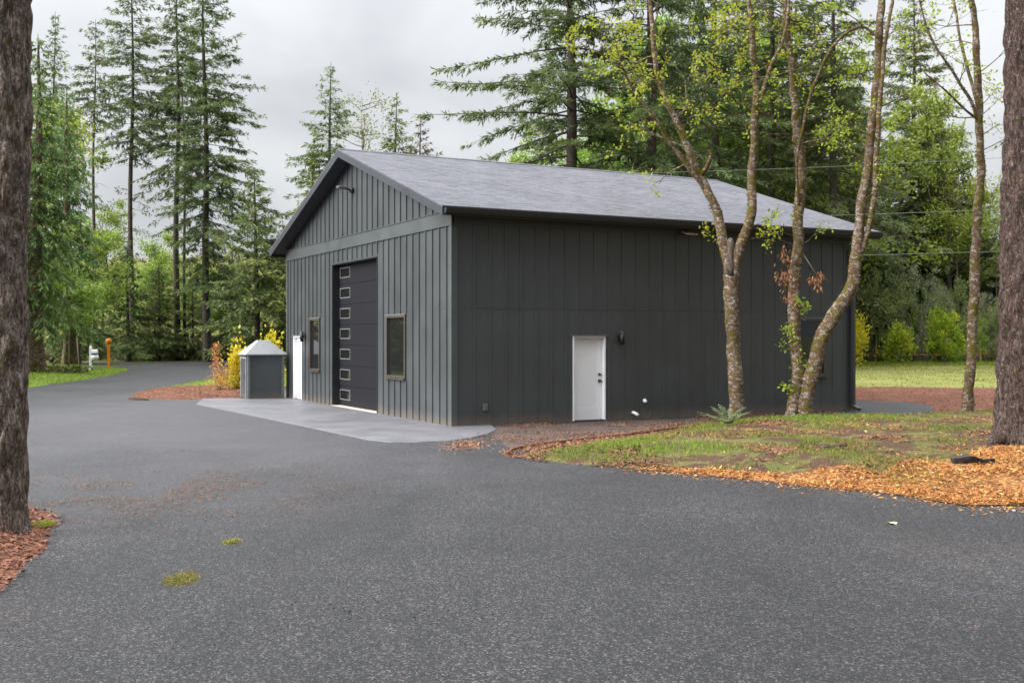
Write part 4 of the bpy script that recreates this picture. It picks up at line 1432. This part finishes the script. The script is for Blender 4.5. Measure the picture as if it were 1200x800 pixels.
for i, (px_, Y, sc_) in enumerate(((640, 80, .80), (585, 84, .66), (690, 88, .92), (770, 78, 1.02), (800, 86, 1.0), (850, 80, .96), (885, 88, 1.05), (925, 78, .94), (960, 84, 1.05), (745, 96, 1.12), (830, 97, 1.15), (910, 98, 1.18), (620, 98, .86), (760, 92, 1.35), (815, 94, 1.45), (868, 104, 1.6), (940, 96, 1.4), (700, 104, 1.3), (975, 92, 1.3), (788, 76, 1.25), (860, 88, 1.45), (905, 90, 1.3), (735, 84, 1.2), (1000, 88, 1.25), (930, 84, 1.75), (880, 92, 1.85), (790, 96, 1.7))):
    again(dn if i % 3 else dn2, LD, pos(px_, Y), r3.uniform(0, 6), sc_, GD)
GR = 'firs massed beyond the lawn'
LR = 'green fir merging into the wood wall beyond the lawn and green shrubs'
for i, (px_, Y, sc_) in enumerate(((1045, 99, 1.2), (1090, 97, 1.15), (1120, 104, 1.05), (1150, 98, .90), (1185, 97, .80), (1215, 100, .82), (1250, 94, .85), (1290, 96, 1.0), (1335, 90, 1.1), (1075, 108, 1.5), (1000, 106, 1.5), (1135, 110, 1.2), (1105, 112, 1.45))):
    again(dn2 if i % 3 else dn, LR, pos(px_, Y), r3.uniform(0, 6), sc_, GR)
tlr = big[-1]
again(big[0], 'tall open fir far out past the big furrowed trunk', pos(1330, 62), 1.0, .95)

# --- leafy shrubs and saplings
def bush(rx, ry, h, n, leaf, seed, size=(.10, .05), stems=7, clump=.22, z0=.05, k=None, upr=.3, taper=.0):
    rng = np.random.default_rng(seed)
    tb, cc = MB(), Cards()
    k = k or max(8, int(n / 45))
    u = unit(rng.normal(0, 1, (k, 3)))
    rad = rng.uniform(.35, 1.05, k) ** .7
    c = u * rad[:, None] * np.array([rx, ry, h * .5]) + np.array([0, 0, h * .52 + z0])
    if taper: c[:, :2] *= (1 - taper * np.clip(c[:, 2:3] / h, 0, 1))
    c *= 1 + rng.normal(0, .08, (k, 1))
    c[:, 2] = np.maximum(c[:, 2], .12)
    for i in range(min(stems, k)):
        e = c[rng.integers(k)]
        mid = np.array([e[0] * .35, e[1] * .35, e[2] * .55])
        tb.tube([(rng.normal(0, .05), rng.normal(0, .05), -.05), mid, e], [.02 * h ** .5 + .006, .014 * h ** .5 + .004, .005], 5, cap=False)
    cl = rng.integers(0, k, n)
    sg = clump * rng.uniform(.6, 1.4, k)
    P = c[cl] + rng.normal(0, 1, (n, 3)) * sg[cl][:, None] * np.array([rx, ry, h * .6]) / max(rx, .3) * .9
    P[:, 2] = np.maximum(P[:, 2], .02)
    D = unit(P - np.array([0, 0, h * .3])) + rng.normal(0, .6, (n, 3)) + np.array([0, 0, upr])
    N = rng.normal(0, 1, (n, 3)) + np.array([0, 0, .6])
    cv = rng.normal(0, .14, k)
    var = np.clip(rng.normal(.45, .2, n) + cv[cl], 0, 1)
    cc.add(P, D, N, size[0] * rng.uniform(.6, 1.3, n), size[1] * rng.uniform(.7, 1.3, n), var)
    return tb, cc, M['twig'], M[leaf]
def shrub(name, label, px_, Y, *a, group=None, z=None, **kw):
    return plant(name, label, 'shrub', pos(px_, Y, z), *bush(*a, **kw), group=group, tn='stems', cn='foliage')

shrub('laurel_shrub', 'round yellow green shrub on the lawn, smaller of the two', 1053, 75, 1.15, 1.0, 2.75, 2900, 'laurel', 61, size=(.24, .10), clump=.19, k=34, taper=.5)
shrub('laurel_shrub', 'wide yellow green shrub on the lawn, larger of the two', 1106, 77, 1.65, 1.3, 3.4, 4300, 'laurel', 62, size=(.24, .10), clump=.19, k=44, taper=.42)
shrub('yellow_shrub', 'bright yellow shrub half hidden behind the far barn corner', 1003, 72, .75, .7, 3.0, 1500, 'yellow', 63, size=(.20, .09), taper=.3)
shrub('yellow_shrub', 'loose upright yellow shrub against the pump house', 277, 41, .26, .3, 1.30, 900, 'yellow', 64, size=(.15, .09), clump=.14, taper=.2)
shrub('yellow_shrub', 'golden shrub topping out above the pump house roof', 318, 44, .45, .4, 1.75, 1400, 'yellow', 65, size=(.15, .09), clump=.13)
shrub('orange_shrub', 'low orange leaved shrub with one tall spike by the lawn strip', 257, 40.4, .28, .28, .85, 700, 'rust', 66, size=(.09, .05), clump=.2)
# its spike
tb, cc = MB(), Cards()
tb.tube([(-.12, 0, 0), (-.14, 0, 1.0), (-.13, 0, 1.75)], [.015, .012, .005], 5)
rng = np.random.default_rng(4)
P = np.stack([rng.normal(-.13, .07, 150), rng.normal(0, .07, 150), rng.uniform(1.0, 1.8, 150)], 1)
cc.add(P, rng.normal(0, 1, (150, 3)) + np.array([0, 0, .5]), rng.normal(0, 1, (150, 3)), .09, .05, rng.beta(2, 2, 150))
sp_ = [o for o in C.objects if o.get('label', '').startswith('low orange leaved')][0]
tb.build('spike_stem', M['twig'], sp_)
link('spike_leaves', cc.mesh('spike_leaves', M['rust']), sp_)

def limb(mb, rng, p, d, L, r, lev, anch, up=.15, wob=.25, kids=(3, 5), nseg=6):
    p = np.array(p, float); d = unit(np.array(d, float))
    pts = [p.copy()]
    dirs = [d.copy()]
    for i in range(nseg):
        d = unit(d + rng.normal(0, wob, 3) * .6 + np.array([0, 0, up * .35]))
        p = p + d * L / nseg
        pts.append(p.copy()); dirs.append(d.copy())
    mb.tube(pts, list(np.linspace(r, max(r * .3, .003), nseg + 1)), 6 if r > .02 else 4, cap=False)
    if lev == 0:
        anch += [(q, dd) for q, dd in zip(pts[2:], dirs[2:])]
        return
    for _ in range(rng.integers(*kids)):
        i = rng.integers(2, nseg + 1)
        dd = unit(dirs[i] + rng.normal(0, .7, 3))
        limb(mb, rng, pts[i], dd, L * rng.uniform(.4, .65), r * .5, lev - 1, anch, up, wob, kids, max(4, nseg - 1))
def leaves_at(anch, rng, n, size, spread, cc, droop=.2):
    idx = rng.integers(0, len(anch), n)
    A = np.array([a for a, _ in anch])[idx]
    Dd = np.array([d for _, d in anch])[idx]
    P = A + rng.normal(0, spread, (n, 3))
    cc.add(P, Dd + rng.normal(0, .7, (n, 3)) + np.array([0, 0, -droop]), rng.normal(0, .6, (n, 3)) + np.array([0, 0, 1]), size[0] * rng.uniform(.55, 1.3, n), size[1] * rng.uniform(.6, 1.3, n), rng.beta(2.2, 2.2, n))

def sapling(H, seed, leaf, n, size=(.16, .10), spread=.22, limbs=12, R0=.07, bark='twig', lo=.3, reach=.28, lev=1):
    rng = np.random.default_rng(seed)
    tb, cc, an = MB(), Cards(), []
    pts = [np.array([0, 0, -.1])]
    for i in range(9): pts.append(pts[-1] + np.array([rng.normal(0, .03) * H * .4, rng.normal(0, .03) * H * .4, H / 9]))
    tb.tube(pts, list(np.linspace(R0, .012, 10)), 7)
    for _ in range(limbs):
        t = rng.uniform(lo, .98)
        q = np.array([np.interp(t * 9, range(10), [p[j] for p in pts]) for j in range(3)])
        a = rng.uniform(0, 6.28)
        limb(tb, rng, q, (math.cos(a), math.sin(a), rng.uniform(.1, .9)), H * reach * (1.1 - .6 * t) * rng.uniform(.7, 1.2), R0 * .4, lev, an, .1, .25, (2, 4))
    leaves_at(an, rng, n, size, spread, cc)
    return tb, cc, M[bark], M[leaf]
s1 = plant('leafy_sapling', 'pale green leafy sapling behind the mailbox', 'tree', pos(108, 82), *sapling(9.5, 71, 'spring_dk', 5200, (.26, .15), .30, 20), cn='foliage')
s2 = plant('leafy_sapling', 'thin twiggy sapling, hazy bare crown showing above the roof ridge', 'tree', pos(428, 94), *sapling(22.5, 72, 'brush', 2600, (.22, .13), .35, 34, .12, lo=.35, reach=.16), cn='foliage')
again(s1, 'yellow green leafy sapling just beyond the orange marker post', pos(176, 100), 2.1, 1.05)
again(s1, 'pale leafy sapling between the tall fir poles and the hill', pos(128, 112), 4.0, 1.15)
again(s1, 'slim leafy sapling under the broad tall fir', pos(226, 106), .8, .85)
again(s1, 'low leafy sapling at the road edge near the pump house', pos(258, 100), 3.5, .80)
again(s1, 'bright leafy sapling leaning out beside the cedar', pos(80, 66), 5.0, .85)
again(s1, 'leafy sapling far up the slope between the tall firs', pos(190, 135), 1.5, 1.1)
m6 = plant('maple_tree', 'tall pale green maple in young leaf behind the slanting mossy limb', 'tree', pos(735, 70), *sapling(21, 75, 'spring_dk', 13000, (.30, .19), .34, 26, .22, lo=.25, reach=.24, lev=2, bark='fir_bark'), cn='foliage')
again(m6, 'tall pale green maple between the forked tree and the two-stemmed tree', pos(850, 76), 1.0, 1.08)
again(m6, 'tall pale green maple behind the swept mossy stem', pos(952, 78), 2.2, 1.12)
again(m6, 'tall pale green maple behind the slender alder', pos(1110, 92), 3.3, 1.0)
again(m6, 'pale green maple low behind the great open fir', pos(640, 76), 4.4, .72)
again(m6, 'pale green maple crowning over the drooping cedars', pos(60, 88), 5.0, .92)
again(m6, 'pale green maple on the slope between the first and second tall poles', pos(122, 112), .4, .70)
# the bright yellow-green sprays half way up the cedar
s4 = plant('leafy_sapling', 'tall sapling with yellow green sprays in front of the second tall fir', 'tree', pos(94, 76), *sapling(18.2, 73, 'spring', 1500, (.22, .13), .26, 14, .09, lo=.72, reach=.16), cn='foliage')

# lichen-grey and olive brush at the wood edge beyond the lawn
ob1 = shrub('brush_thicket', 'tall olive brush behind the far barn corner', 1018, 82, 2.8, 2.0, 7.0, 6500, 'olive', 81, size=(.22, .09), clump=.17, stems=16)
lb1 = shrub('brush_thicket', 'grey lichened brush between the two round shrubs', 1076, 84, 2.6, 2.0, 7.6, 5200, 'lichen', 82, size=(.26, .05), clump=.18, stems=26)
again(ob1, 'olive brush rising behind the larger round shrub', pos(1118, 86), 2.0, .95)
again(lb1, 'grey lichened brush behind the slender alder', pos(1152, 84), 1.0, .75)
again(ob1, 'low olive brush beside the big furrowed trunk', pos(1178, 82), 4.0, .70)
again(lb1, 'grey lichened brush out past the big furrowed trunk', pos(1225, 84), 3.0, .85)
again(ob1, 'dull olive brush out past the big furrowed trunk', pos(1265, 82), 5.0, .95)
gb = shrub('brush_thicket', 'fresh green brush rising between the round shrubs', 1085, 86, 1.8, 1.4, 5.6, 3600, 'spring_dk', 83, size=(.20, .10), clump=.17, stems=12)
again(gb, 'fresh green brush behind the smaller round shrub', pos(1038, 89), 2.0, 1.05)
again(gb, 'fresh green brush at the foot of the slender alder, beyond the stakes', pos(1140, 80), 3.2, .62)
s5 = plant('leafy_sapling', 'spring green sapling glowing behind the slender alder', 'tree', pos(1122, 90), *sapling(15.0, 74, 'spring', 1400, (.20, .12), .28, 16, .07, lo=.4, reach=.22), cn='foliage')
again(s5, 'spring green sapling peeping past the big furrowed trunk', pos(1168, 92), 2.5, .95)

# bramble belt along the far side of the road, hillside brush, wood-edge undergrowth
def belt(name, mat, n, fx, hmax, size, seed, var=(.45, .2), ledge=None):
    rng = np.random.default_rng(seed)
    P = fx(rng, n)
    n = len(P)
    hm = hmax * np.clip(.55 + .9 * nz2(P, .25, seed) + .35 * nz2(P, .9, seed + 3), .08, 1.3)
    z = hm * rng.uniform(0, 1, n) ** .8
    gz = np.array([hill_z(p[0], p[1]) if p[1] > 98 else 0 for p in P])
    cc = Cards()
    D = rng.normal(0, .8, (n, 3)) + np.array([0, -.15, .35])
    N = rng.normal(0, .8, (n, 3)) + np.array([0, -.3, .8])
    v = np.clip(rng.normal(*var, n) + .30 * nz2(P, .18, seed + 7), 0, 1)
    cc.add(np.stack([P[:, 0], P[:, 1], gz + z], 1), D, N, size[0] * rng.uniform(.6, 1.4, n), size[1] * rng.uniform(.6, 1.4, n), v)
    o = stuff(name, cc, M[mat])
    return o
def xy(x0, x1, y0, y1): return lambda rng, n: np.stack([rng.uniform(x0, x1, n), rng.uniform(y0, y1, n)], 1)
belt('bramble_undergrowth', 'bramble', 26000, xy(-62, -16, 95.5, 101), 2.0, (.30, .16), 91)
belt('hillside_undergrowth', 'brush', 42000, lambda rng, n: (lambda y: np.stack([rng.uniform(-.48, -.12, n) * y, y], 1))(rng.uniform(101, 205, n)), 2.6, (.55, .30), 92, (.5, .22))
belt('woodland_undergrowth', 'dry', 15000, xy(22, 60, 86.5, 93), 1.9, (.30, .12), 93, (.5, .25))
belt('bramble_undergrowth', 'bramble', 9000, xy(-62, -33, 46, 70), 1.6, (.30, .16), 96)
belt('woodland_undergrowth', 'bramble', 9000, xy(-4, 13, 62, 70), 1.6, (.28, .14), 94)
belt('bramble_undergrowth', 'bramble', 3500, lambda rng, n: np.stack([rng.uniform(-28.5, -23, n), rng.normal(58.0, .9, n)], 1), .7, (.22, .10), 95)

# --- the near trees
def path3(pts, Y0, dys=None, ws=None):
    """trunk centre points from photograph positions at a given depth; returns points and radii"""
    P, W = [], []
    for i, q in enumerate(pts):
        Y = Y0 + (dys[i] if dys else 0)
        P.append(at(q[0], q[1], Y))
        W.append(q[2] / 2 / F * Y * (.70 * (.92 + .08 * min(1.0, max(0.0, (q[1] - 120) / 200))) if q[2] < 40 else 1.0))
    return P, W

def near_tree(name, label, loc, stems, bark, leaf, nleaf, seed, lsize, limbs, group=None, n=16, amp=.24, extra=None, spread=.10, up=.1, lsp=(.35, 1.0)):
    """stems: world-space polylines with radii; limbs: (stem, t, direction, length, radius, level)"""
    o = empty(name, loc)
    tag(o, label, 'tree', group)
    L0 = Vector(loc)
    rng = np.random.default_rng(seed)
    tb, cc, an = MB(), Cards(), []
    cur = []
    for P, W in stems:
        m = max(24, int(sum((P[i+1] - P[i]).length for i in range(len(P) - 1)) / .10))
        pts = [p - L0 + Vector((mnoise.noise(Vector((p.z * .9, seed, len(cur)))), mnoise.noise(Vector((p.z * .9, seed + 9, len(cur)))), 0)) * (.07 * min(1.0, i_ / 12)) + Vector((mnoise.noise(Vector((p.z * 3.1, seed, 4))), 0, 0)) * (.018 * min(1.0, i_ / 12)) for i_, p in enumerate(spline(P, m))]
        rad = lerp_list(W, m)
        tb.tube(pts, rad, n, amp, 4.2, seed, zs=.7)
        cur.append((pts, rad))
    for si, t, d, L_, r_, lev in limbs:
        pts, rad = cur[si]
        i = min(int(t * (len(pts) - 1)), len(pts) - 1)
        limb(tb, rng, pts[i], d, L_, r_, lev, an, up, .22, (2, 5))
    tb.build('trunk', bark, o)
    mc = Cards()
    for pts, rad in cur:
        A = np.array([tuple(q_) for q_ in pts])
        k_ = int(len(A) * 26 * min(1.0, rad[0] / .12))
        i = rng.integers(0, len(A), k_)
        t_ = unit(np.gradient(A, axis=0))[i]
        u_ = unit(np.cross(t_, rng.normal(0, 1, (k_, 3))))
        Q = A[i] + u_ * (np.array(rad)[i] * 1.02)[:, None]
        m_ = np.array([mnoise.noise(Vector(tuple(x * 1.7)) + Vector((seed, 0, 0))) + .5 * mnoise.noise(Vector(tuple(x * 6))) for x in Q]) - .18 * u_[:, 0]
        kp = m_ + rng.normal(0, .08, k_) > .16
        n_ = int(kp.sum())
        if n_: mc.add(Q[kp], u_[kp] * .8 + t_[kp] * rng.normal(0, .8, (n_, 1)) + rng.normal(0, .5, (n_, 3)), rng.normal(0, 1, (n_, 3)), rng.uniform(.02, .055, n_), rng.uniform(.012, .028, n_), np.clip(rng.normal(.5, .22, n_), 0, 1))
    if mc.P: link('moss', mc.mesh('moss', M['moss']), o)
    if nleaf:
        leaves_at(an, rng, nleaf, lsize, spread, cc)
        link('leaves', cc.mesh('leaves', leaf), o)
    return o, cur

# forked mossy tree in front of the long wall
Y = 26.0
z0 = .16
base = at(863, 492, Y)
t1 = path3([(863, 496, 30), (862, 470, 25), (862, 430, 24), (859, 380, 23), (857, 335, 24), (856, 312, 22), (856, 296, 10)], Y)
t2 = path3([(857, 322, 20), (848, 285, 17), (838, 250, 16), (826, 215, 15), (806, 172, 13), (785, 130, 11), (770, 85, 9), (764, 30, 8), (760, -25, 6), (752, -90, 4)], Y, [0, 0, .1, .2, .3, .4, .5, .6, .7, .8])
t3 = path3([(858, 325, 20), (868, 290, 17), (878, 255, 16), (882, 200, 15), (885, 150, 14), (886, 90, 12), (880, 40, 11), (876, -10, 9), (874, -80, 6)], Y, [0, -.1, -.2, -.2, -.3, -.4, -.4, -.4, -.4])
t4 = path3([(884, 150, 9), (895, 105, 8), (905, 75, 7), (918, 45, 6), (924, 0, 5), (930, -60, 3)], Y, [-.3, -.4, -.5, -.6, -.6, -.6])
t5 = path3([(832, 232, 8), (815, 205, 9), (797, 182, 7), (770, 145, 6), (745, 110, 5), (728, 70, 3), (715, 30, 2)], Y, [.2, .1, 0, -.2, -.4, -.6, -.8])
t6 = path3([(822, 205, 9), (829, 196, 8), (833, 184, 6), (832, 176, 4)], Y, [.2, 0, -.1, -.1])
rng_l = np.random.default_rng(3)
def rl(si, k_, lo_, hi_, Lr, lev=2, bias=(0, 0, 0)):
    outp = []
    for _ in range(k_):
        a = rng_l.uniform(0, 6.28)
        outp.append((si, rng_l.uniform(lo_, hi_), (math.cos(a) + bias[0], math.sin(a) + bias[1], rng_l.uniform(-.05, .7) + bias[2]), rng_l.uniform(*Lr), rng_l.uniform(.012, .022), lev))
    return outp
lm = rl(1, 19, .35, 1, (.9, 2.0), 2, (-.35, 0, 0)) + rl(2, 13, .42, 1, (.7, 1.5)) + rl(3, 6, .3, 1, (.6, 1.3)) + rl(4, 7, .45, 1, (.5, 1.2)) + [(2, .22, (.8, -.3, .1), .9, .012, 1), (2, .16, (.9, -.2, .3), .7, .010, 1), (1, .12, (-.9, -.2, .2), .5, .008, 1)]
lm += [(1, .52, (.9, -.1, .30), 2.2, .016, 1), (1, .60, (.8, .3, .6), 1.5, .014, 2)]
ft, cur = near_tree('forked_tree', 'mossy tree forking into two stems in front of the dark wall, fern at its foot', (base.x, base.y, z0), [t1, t2, t3, t4, t5, t6], M['alder_bark'], M['spring'], 4300, 5, (.085, .060), lm, spread=.055)
kn = MB()
kb = at(854, 306, Y - .05) - Vector((base.x, base.y, z0))
kn.tube([kb + Vector((.05, .03, -.35)), kb + Vector((.02, .02, -.1)), kb + Vector((.02, 0, .2)), kb + Vector((.03, -.02, .42)), kb + Vector((.05, -.02, .55))], [.13, .15, .12, .09, .04], 14, .35, 7, 2)
kn.build('stump_knot', M['left_bark'], ft)

# two-stemmed mossy tree
Y = 26.2
base = at(938, 492, Y)
t1 = path3([(926, 496, 22), (932, 470, 22), (936, 435, 20), (931, 390, 19), (930, 345, 19), (934, 300, 18), (938, 250, 18), (937, 200, 17), (934, 150, 16), (929, 90, 14), (923, 30, 13), (918, -40, 10), (914, -100, 7)], Y, [0, 0, 0, .05, .1, .1, .1, .1, .1, .1, .1, .1, .1])
t2 = path3([(944, 496, 30), (945, 470, 26), (952, 435, 25), (961, 398, 24), (980, 365, 23), (998, 335, 21), (1004, 300, 20), (1007, 265, 18), (1013, 215, 17), (1021, 160, 16), (1028, 90, 15), (1032, 20, 14), (1038, -60, 10)], Y, [-.05, -.1, -.1, -.15, -.2, -.3, -.3, -.3, -.3, -.3, -.3, -.3, -.3])
t3 = path3([(1005, 300, 12), (1014, 280, 11), (1023, 250, 10), (1027, 200, 9), (1030, 140, 8), (1036, 60, 7), (1046, 0, 6), (1052, -60, 4)], Y, [-.3, -.35, -.45, -.5, -.55, -.6, -.6, -.6])
t4 = path3([(932, 488, 12), (920, 493, 10), (908, 497, 6)], Y, [-.1, -.35, -.55])
t5 = path3([(936, 240, 5), (935, 180, 5), (955, 95, 6), (980, 50, 6), (1010, 32, 5), (1030, 45, 4)], Y, [0, -.3, -.5, -.6, -.6, -.6])
lm = rl(0, 17, .55, 1, (.8, 1.9), 2, (.15, 0, 0)) + rl(1, 9, .62, 1, (.6, 1.5)) + rl(2, 5, .4, 1, (.5, 1.2)) + rl(4, 5, .4, 1, (.5, 1.0))
lm += [(0, .44, (-1, -.3, .15), 1.1, .012, 1), (0, .44, (.9, -.3, .25), .6, .010, 1), (0, .455, (-.8, -.5, .35), .7, .010, 1)] + [(0, t, (rng_l.normal(0, .8) - .4, -.6, .4), .35, .006, 1) for t in np.linspace(.10, .30, 9)]
tt, cur2 = near_tree('twin_stem_tree', 'mossy tree with two stems from one root, one swept outward, before the barn window', (base.x, base.y, z0), [t1, t2, t3, t4, t5], M['alder_bark'], M['spring'], 3300, 6, (.083, .058), lm, spread=.052)
# withered leaf bunches hanging on it
rng = np.random.default_rng(12)
wl = Cards()
for px_, py_, k_, s_ in ((917, 322, 60, .13), (921, 300, 45, .10), (925, 345, 45, .14), (958, 330, 40, .09), (952, 326, 26, .08), (963, 322, 26, .06)):
    c_ = np.array(at(px_, py_, Y - .28)) - np.array([base.x, base.y, z0])
    P = c_ + rng.normal(0, 1, (k_, 3)) * np.array([s_ * .7, s_ * .7, s_])
    wl.add(P, rng.normal(0, .4, (k_, 3)) + np.array([0, 0, -1]), rng.normal(0, 1, (k_, 3)), rng.uniform(.06, .16, k_), rng.uniform(.03, .06, k_), rng.beta(2, 2, k_))
link('withered_leaves', wl.mesh('withered_leaves', M['dead']), tt)
tw = MB()
L0 = Vector((base.x, base.y, z0))
tw.tube([at(940, 296, Y + .1) - L0, at(948, 308, Y - .15) - L0, at(957, 322, Y - .27) - L0], [.012, .009, .006], 5)
tw.build('hanging_twig', M['twig'], tt)

# slender alder further back
Y = 27.2
base = at(1134, 492, Y)
t1 = path3([(1134, 496, 26), (1135, 480, 19), (1137, 440, 17), (1139, 390, 16), (1142, 330, 16), (1146, 260, 15), (1149, 190, 14), (1147, 120, 13), (1143, 50, 12), (1140, -20, 10), (1138, -90, 7)], Y)
t2 = path3([(1147, 150, 6), (1138, 118, 6), (1120, 88, 5), (1100, 60, 4), (1085, 25, 3), (1070, -20, 2)], Y, [0, -.1, -.3, -.5, -.6, -.7])
t3 = path3([(1146, 130, 6), (1140, 100, 6), (1128, 60, 5), (1120, 15, 5), (1113, -40, 3)], Y, [0, .2, .4, .5, .6])
t4 = path3([(1146, 140, 4), (1130, 128, 4), (1108, 105, 3), (1085, 85, 2)], Y, [0, -.3, -.7, -1.0])
lm = rl(0, 13, .6, 1, (.8, 1.7)) + rl(1, 4, .3, 1, (.5, 1.0)) + rl(2, 4, .3, 1, (.5, 1.0)) + [(0, .985, (.6, .1, 1), 1.2, .02, 2)]
near_tree('slender_alder', 'single slender mossy alder between the barn and the big furrowed trunk', (base.x, base.y, .14), [t1, t2, t3, t4], M['alder_bark'], M['spring'], 900, 9, (.09, .065), lm)

# the two thick trunks at the sides of the picture
def thick(name, label, loc, pts, bark, seed, roots, n=96, amp=.07, ridge=.2):
    o = empty(name, loc)
    tag(o, label, 'tree')
    L0 = Vector(loc)
    P, W = pts
    m = 330
    tb = MB()
    tb.tube([p - L0 for p in spline(P, m)], lerp_list(W, m), n, amp, 2.2, seed, zs=.45, ridge=ridge)
    tb.build('trunk', bark, o)
    for rt in roots:
        rb = MB()
        rb.tube(spline([Vector(q[:3]) for q in rt], 14), lerp_list([q[3] for q in rt], 14), 12, .22, 4, seed)
        rb.build('root', bark, o)
    return o
Y = 19.2
b = at(1204, 535, Y)
pts = path3([(1203, 548, 98), (1203, 528, 82), (1204, 505, 74), (1205, 470, 70), (1206, 400, 68), (1206, 300, 64), (1207, 200, 60), (1207, 100, 56), (1206, 0, 52), (1205, -120, 48), (1203, -400, 36)], Y)
bt = thick('furrowed_tree', 'thick furrowed reddish trunk with flaring roots standing in orange wood chips', (b.x, b.y, .1), pts, M['red_bark'], 4,
      [[(-.33, -.08, .60, .14), (-.52, -.16, .24, .14), (-.72, -.24, .10, .10), (-.92, -.32, .04, .06), (-1.1, -.36, -.02, .03)], [(-.12, -.33, .45, .15), (-.25, -.58, .18, .12), (-.38, -.8, .08, .07), (-.46, -.95, .0, .03)], [(.3, -.35, .25, .15), (.55, -.6, .04, .1), (.7, -.8, -.06, .05)]])
Y = 11.2
b = at(4, 632, Y)
pts = path3([(5, 652, 76), (5, 634, 68), (5, 612, 59), (4, 580, 55), (4, 500, 54), (4, 400, 54), (3, 300, 55), (6, 200, 56), (6, 100, 57), (7, 0, 58), (7, -120, 58), (8, -500, 50)], Y)
lt = thick('rough_bark_tree', 'thick brown rough trunk cut by the picture edge beside the red bark bed', (b.x, b.y, .1), pts, M['left_bark'], 9,
      [], amp=.06, ridge=.2)
# crowns of the two thick trunks, high above the picture
for src, hh, sd in ((bt, 9.5, 101), (lt, 9.0, 102)):
    tb, cc, bk, lf = conifer(hh + 14, hh, 3.6, sd, 'needle', .2, (.45, .16), .55, .7, (-.2, .5), .3, .6)
    link('crown', cc.mesh('crown', lf), src)

# sword fern at the foot of the forked tree
fx, fy = g(852, 497, .15)
fe = empty('sword_fern', (fx, fy - .15, .16))
tag(fe, 'grey green sword fern growing at the foot of the forked tree', 'fern')
rng = np.random.default_rng(8)
for i in range(15):
    a = i * 2.39996
    L_ = rng.uniform(.55, .85)
    e = rng.uniform(.5, 1.25)
    s = np.linspace(.06, 1, 26)
    d0 = np.array([math.cos(a), math.sin(a), 0])
    sd = np.array([-math.sin(a), math.cos(a), 0])
    pp = d0 * (s * L_ * math.cos(e) + .12 * s ** 2)[:, None] + np.array([0, 0, 1]) * (L_ * (math.sin(e) * s - .45 * s ** 2 * math.sin(e)))[:, None]
    cc = Cards()
    for sg in (-1, 1):
        wd = .105 * np.sin(np.pi * np.clip(s * .9 + .12, 0, 1)) ** .7
        D = sd * sg + d0 * .35 + np.array([0, 0, -.05])
        cc.add(pp, np.broadcast_to(D, pp.shape) + rng.normal(0, .08, pp.shape), np.broadcast_to(np.array([0, 0, 1.0]), pp.shape) + rng.normal(0, .2, pp.shape), wd, .034, np.clip(rng.normal(.5, .2, 26), 0, 1))
    cc.add(pp[:-1], pp[1:] - pp[:-1], np.broadcast_to(np.array([0, 0, 1.0]), pp[:-1].shape) + .01, L_ / 20, .012, .2)
    link('frond', cc.mesh('frond', M['fern']), fe)

# --- utility line behind the barn
def pole(px_, Y, label):
    x, y, z = pos(px_, Y, 0)
    o = empty('utility_pole', (x, y, 0))
    tag(o, label, 'utility pole')
    p = MB()
    p.tube([(0, 0, -.2), (0, 0, 11.4)], [.16, .11], 12)
    p.build('post', M['pole'], o)
    p = MB()
    p.box((-.05, -.9, 10.72), (.05, .9, 10.86))
    p.build('crossarm', M['pole'], o)
    return x, y
A = pole(470, 56, 'weathered utility pole hidden behind the barn')
B = pole(1500, 50, 'weathered utility pole out past the big furrowed trunk')
for z0_, z1_, sag, lb in ((10.35, 11.2, .5, 'thin utility wire crossing just above the roof ridge'), (8.0, 8.55, .35, 'thin utility wire, lower one beyond the far roof slope'), (6.0, 6.45, .25, 'thin utility wire passing behind the far eave, lowest of three')):
    p = MB()
    pts = []
    for t in np.linspace(0, 1, 30):
        pts.append((A[0] + (B[0] - A[0]) * t, A[1] + (B[1] - A[1]) * t, z0_ + (z1_ - z0_) * t - sag * 4 * t * (1 - t)))
    p.tube(pts, [.010] * len(pts), 5)
    tag(p.build('utility_wire', M['wire']), lb, 'wire')

GO = 'firs of the same wood standing outside the picture'
LO = 'full dark fir of the same wood, standing outside the picture'
for i, (x_, y_, s_) in enumerate(((-29, 47, 1.0), (-34, 56, 1.1), (-37, 64, 1.1), (-46, 30, 1.1), (-52, 21, 1.1), (-50, 10, 1.0), (-44, 40, 1.1), (-36, 48, 1.1), (-20, -6, 1.2), (-8, -16, 1.2), (4, -14, 1.3), (13, -10, 1.25), (21, -7, 1.3), (9, -22, 1.5), (24, -18, 1.5))):
    again((dn, dn2)[i % 2], LO, (x_, y_, 0), i * 1.7, s_, GO)
